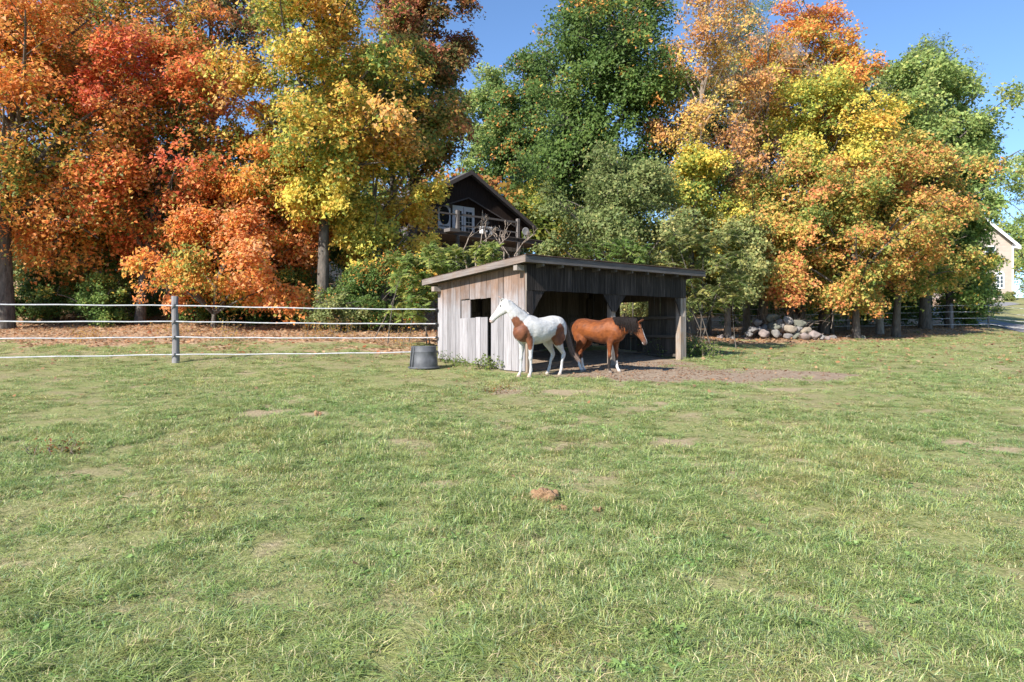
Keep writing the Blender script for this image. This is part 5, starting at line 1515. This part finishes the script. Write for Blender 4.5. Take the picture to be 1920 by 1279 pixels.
# ================================================================== grass, fallen leaves (instanced tufts: nobody could count them)
def blade_clump(seed, n, rad, h0, h1, w, lean):
    g = np.random.default_rng(seed)
    r = rad * np.sqrt(g.random(n)); a = g.uniform(0, 6.28, n)
    b = np.stack([r * np.cos(a), r * np.sin(a), np.zeros(n)], 1)
    H = g.uniform(h0, h1, n); az = g.uniform(0, 6.28, n) ; ln = lean * g.uniform(.3, 1.4, n)
    d = np.stack([np.cos(az), np.sin(az), np.zeros(n)], 1); s = np.stack([-np.sin(az + g.normal(size=n) * .6), np.cos(az), np.zeros(n)], 1)
    W = w * g.uniform(.6, 1.3, n)
    Z = np.array([0, 0, 1.])
    p1 = b + d * (ln * H * .38)[:, None] + Z * (H * .62)[:, None]
    p2 = b + d * (ln * H * 1.15)[:, None] + Z * (H * np.clip(1.0 - .32 * ln, .3, 1))[:, None]
    V = np.stack([b - s * W[:, None] / 2, b + s * W[:, None] / 2, p1 + s * W[:, None] * .42, p1 - s * W[:, None] * .42, p2 + s * W[:, None] * .06, p2 - s * W[:, None] * .06], 1).reshape(-1, 3)
    i = np.arange(n)[:, None] * 6
    F = np.concatenate([i + np.array([[0, 1, 2, 3]]), i + np.array([[3, 2, 4, 5]])])
    t = g.random(n)
    col = np.where(t[:, None] < .58, np.array([.325, .39, .128]), np.where(t[:, None] < .84, np.array([.27, .36, .185]), np.array([.58, .50, .29])))
    col = col * g.uniform(.7, 1.3, (n, 1)) * g.uniform(.93, 1.07, (n, 3))
    return V, F, np.repeat(col, 6, 0)
def grass_mat():
    m, nt, p, out = mat_new('grass_blades')
    a = N(nt, 'ShaderNodeAttribute', attribute_name='Col')
    v = pos_vec(nt, rnd=False)
    nb = noise_n(nt, v, .45, 4); nm = noise_n(nt, v, 2.6, 4, .65)
    tint = ramp(nt, mathn(nt, 'ADD', mathn(nt, 'MULTIPLY', nb, .45), mathn(nt, 'MULTIPLY', nm, .55)), [(.36, (.80, .96, .82)), (.5, (1.02, 1.04, 1.0)), (.62, (1.34, 1.14, 1.18))])
    c = mixc(nt, 1.0, a.outputs['Color'], tint, 'MULTIPLY')
    nt.links.new(c, p.inputs['Base Color']); p.inputs['Roughness'].default_value = .5; p.inputs['Specular IOR Level'].default_value = .3
    t = N(nt, 'ShaderNodeBsdfTranslucent'); nt.links.new(c, t.inputs[0])
    mx = N(nt, 'ShaderNodeMixShader', n_0=.3); nt.links.new(p.outputs[0], mx.inputs[1]); nt.links.new(t.outputs[0], mx.inputs[2]); nt.links.new(mx.outputs[0], out.inputs['Surface'])
    return m
M_grass = grass_mat()
def gn_scatter(name, P, rot, scl, idx, protos, label, cat):
    """points carry turn, size and which prototype; geometry nodes put the tufts there"""
    me = bpy.data.meshes.new(name); me.vertices.add(len(P)); me.vertices.foreach_set('co', np.asarray(P, np.float32).ravel())
    a = me.attributes.new('turn', 'FLOAT_VECTOR', 'POINT'); a.data.foreach_set('vector', np.asarray(rot, np.float32).ravel())
    a = me.attributes.new('size', 'FLOAT_VECTOR', 'POINT'); a.data.foreach_set('vector', np.asarray(scl, np.float32).ravel())
    a = me.attributes.new('pick', 'INT', 'POINT'); a.data.foreach_set('value', np.asarray(idx, np.int32))
    o = bpy.data.objects.new(name, me); link(o); tag(o, label, cat, kind='stuff')
    ng = bpy.data.node_groups.new(name, 'GeometryNodeTree')
    ng.interface.new_socket('Geometry', in_out='INPUT', socket_type='NodeSocketGeometry'); ng.interface.new_socket('Geometry', in_out='OUTPUT', socket_type='NodeSocketGeometry')
    gi = ng.nodes.new('NodeGroupInput'); go = ng.nodes.new('NodeGroupOutput')
    jn = ng.nodes.new('GeometryNodeGeometryToInstance')
    for q in protos[::-1]:
        oi = ng.nodes.new('GeometryNodeObjectInfo'); oi.inputs['Object'].default_value = q; oi.inputs['As Instance'].default_value = True
        ng.links.new(oi.outputs['Geometry'], jn.inputs[0])
    jj = ng.nodes.new('GeometryNodeJoinGeometry')
    for q in protos[::-1]:
        oi = ng.nodes.new('GeometryNodeObjectInfo'); oi.inputs['Object'].default_value = q; oi.inputs['As Instance'].default_value = True
        ng.links.new(oi.outputs['Geometry'], jj.inputs[0])
    ng.nodes.remove(jn)
    for nd in [x for x in ng.nodes if x.bl_idname == 'GeometryNodeObjectInfo' and not x.outputs['Geometry'].is_linked]: ng.nodes.remove(nd)
    ip = ng.nodes.new('GeometryNodeInstanceOnPoints'); ip.inputs['Pick Instance'].default_value = True
    def attr(nm, typ):
        n = ng.nodes.new('GeometryNodeInputNamedAttribute'); n.data_type = typ; n.inputs[0].default_value = nm
        return [s for s in n.outputs if s.enabled and s.name == 'Attribute'][0]
    e2r = ng.nodes.new('FunctionNodeEulerToRotation'); ng.links.new(attr('turn', 'FLOAT_VECTOR'), e2r.inputs[0])
    ng.links.new(gi.outputs[0], ip.inputs['Points']); ng.links.new(jj.outputs[0], ip.inputs['Instance'])
    ng.links.new(attr('pick', 'INT'), ip.inputs['Instance Index']); ng.links.new(e2r.outputs[0], ip.inputs['Rotation']); ng.links.new(attr('size', 'FLOAT_VECTOR'), ip.inputs['Scale'])
    ng.links.new(ip.outputs[0], go.inputs[0])
    md = o.modifiers.new('scatter', 'NODES'); md.node_group = ng
    return o
protos = []
specs = [(34, .055, .018, .042, .0034, 1.1), (34, .06, .02, .05, .0036, 1.3), (32, .06, .015, .04, .0034, 1.5), (38, .06, .025, .06, .0038, 1.1), (30, .05, .02, .046, .0034, .9), (44, .06, .045, .10, .0044, 1.2), (44, .065, .04, .085, .0044, 1.6)]
for i, sp_ in enumerate(specs):
    V, F, col = blade_clump(100 + i, *sp_)
    protos.append(bpy.data.objects.new('grass_tuft', fastmesh('grass_tuft', V, F, M_grass, col)))
def rosette(seed, n, leaf):
    g = np.random.default_rng(seed); a = g.uniform(0, 6.28, n); r = g.uniform(.015, .05, n)
    c = np.stack([r * np.cos(a), r * np.sin(a), g.uniform(.012, .04, n)], 1)
    V, F = leaves_vf(c, np.array([0, 0, 1.]) + g.normal(size=(n, 3)) * .35, leaf * g.uniform(.7, 1.3, n), g, aspect=.7, droop=0)
    return V, F, np.repeat(np.array([.24, .35, .11]) * g.uniform(.75, 1.25, (n, 1)), 4, 0)
for i in range(2):
    V, F, col = rosette(300 + i, 16, .034)
    protos.append(bpy.data.objects.new('clover_tuft', fastmesh('clover_tuft', V, F, M_grass, col)))
def scatter_band(y0, y1, dens, size, g, margin=2.5):
    n = int((y1 - y0) * ((y0 + y1) * .78 + 2 * margin) * dens * 1.25)
    y = g.uniform(y0, y1, n); x = g.uniform(-1, 1, n) * (y1 * .78 + margin)
    k = np.abs(x) < y * .78 + margin; x, y = x[k], y[k]
    return x, y, np.full(len(x), size)
def grass():
    g = np.random.default_rng(77)
    B = [scatter_band(1.7, 4.5, 640, 1.0, g), scatter_band(4.5, 7.5, 420, 1.1, g), scatter_band(7.5, 11, 230, 1.3, g), scatter_band(11, 16, 105, 1.5, g), scatter_band(16, 24, 36, 2.0, g), scatter_band(24, 36, 14, 2.6, g)]
    x = np.concatenate([b[0] for b in B]); y = np.concatenate([b[1] for b in B]); s = np.concatenate([b[2] for b in B])
    d, l, b = masks(x, y)
    u, v = shed_local(x, y)
    P = np.stack([x, y, x * 0], 1)
    big = noise3(P, 2.2, 81); mid = noise3(P, .55, 82)
    keep = np.clip(1.0 - 1.5 * np.clip(d - .15, 0, 1) - .96 * b - 1.2 * l, 0, 1) * np.clip(.78 + .45 * mid + .22 * big, .12, 1)
    keep[(u > -.05) & (u < SL + .05) & (v > -.1) & (v < SW)] = 0
    k = g.random(len(x)) < keep
    x, y, s, big, mid = x[k], y[k], s[k], big[k], mid[k]
    z = zg(x, y)
    lush = .85 + .30 * big + .30 * mid
    # ranker grass in the near corners of the pasture
    rank = sstep(.2, 1.0, noise3(np.stack([x, y, x * 0], 1), .9, 83) + .5 * sstep(4.2, 2.2, y))
    n = len(x)
    idx = g.integers(0, 5, n); big_t = g.random(n) < .10 + .45 * rank * (y < 9)
    idx[big_t] = 5 + g.integers(0, 2, big_t.sum())
    clv = sstep(.5, 1.2, noise3(np.stack([x, y, x * 0], 1), .5, 84)) * .10 + .02; br = g.random(n) < clv * (y < 12)
    idx[br] = 7 + g.integers(0, 2, br.sum())
    sc = np.stack([s * g.uniform(.8, 1.25, n), s * g.uniform(.8, 1.25, n), np.clip(lush, .45, 1.5) * g.uniform(.75, 1.3, n) * s ** .35 * np.where(y > 9, .70, .95)], 1)
    rot = np.stack([g.normal(size=n) * .12, g.normal(size=n) * .12, g.uniform(0, 6.28, n)], 1)
    gn_scatter('grass', np.stack([x, y, z - .004], 1), rot, sc, idx, protos, 'grazed pale green grass covering the pasture', 'grass')
    return n
NG = grass()

def fallen():
    g = np.random.default_rng(55)
    # dense litter beyond the pasture edge, sparse leaves on the grass
    n = 60000
    x = g.uniform(-26, 34, n); y = g.uniform(18.5, 40, n)
    _, l, _ = masks(x, y)
    dens = np.clip(l, 0, 1) * np.interp(y, [19, 26, 40], [1, .9, .55]) + .08
    k = (g.random(n) < dens) & (np.abs(x) < y * .8 + 2)
    x1 = np.concatenate([g.uniform(-1, 1, 700) * 15]); y1 = 3 + 16 * g.random(700) ** .6
    m = np.abs(x1) < y1 * .8 + 1
    pn = np.clip(sstep(9, 18, y1) * .9 + .12, 0, 1); m &= g.random(700) < pn
    X = np.concatenate([x[k], x1[m]]); Y = np.concatenate([y[k], y1[m]])
    u, v = shed_local(X, Y); ok = ~((u > -.1) & (u < SL + .1) & (v > -.05) & (v < SW + .05)); X, Y = X[ok], Y[ok]
    n = len(X)
    Z = zg(X, Y) + np.where(Y < 18.5, .035, .02) + g.random(n) * .015
    V, F = leaves_vf(np.stack([X, Y, Z], 1), np.array([0, -.12, .9]) + g.normal(size=(n, 3)) * .32, np.where(Y < 9, .055, np.where(Y < 18.5, .075, .115)) * g.uniform(.6, 1.3, n), g, aspect=.85, fold=.35, droop=0)
    pal = [(0, (.22, .135, .08)), (.3, (.38, .23, .125)), (.55, (.50, .32, .18)), (.75, (.46, .21, .095)), (.9, (.56, .42, .26)), (1, (.40, .12, .055))]
    col = grad(pal, g.random(n)) * g.uniform(.75, 1.2, (n, 1))
    o = bpy.data.objects.new('fallen_leaves', fastmesh('fallen_leaves', V, F, M_leaf, np.repeat(col, 4, 0))); link(o)
    tag(o, 'orange-brown fallen leaves littering the ground under the trees and fence', 'leaves', kind='stuff'); TOTAL[0] += n
fallen()
print('LEAVES', TOTAL[0], 'TUFTS', NG)
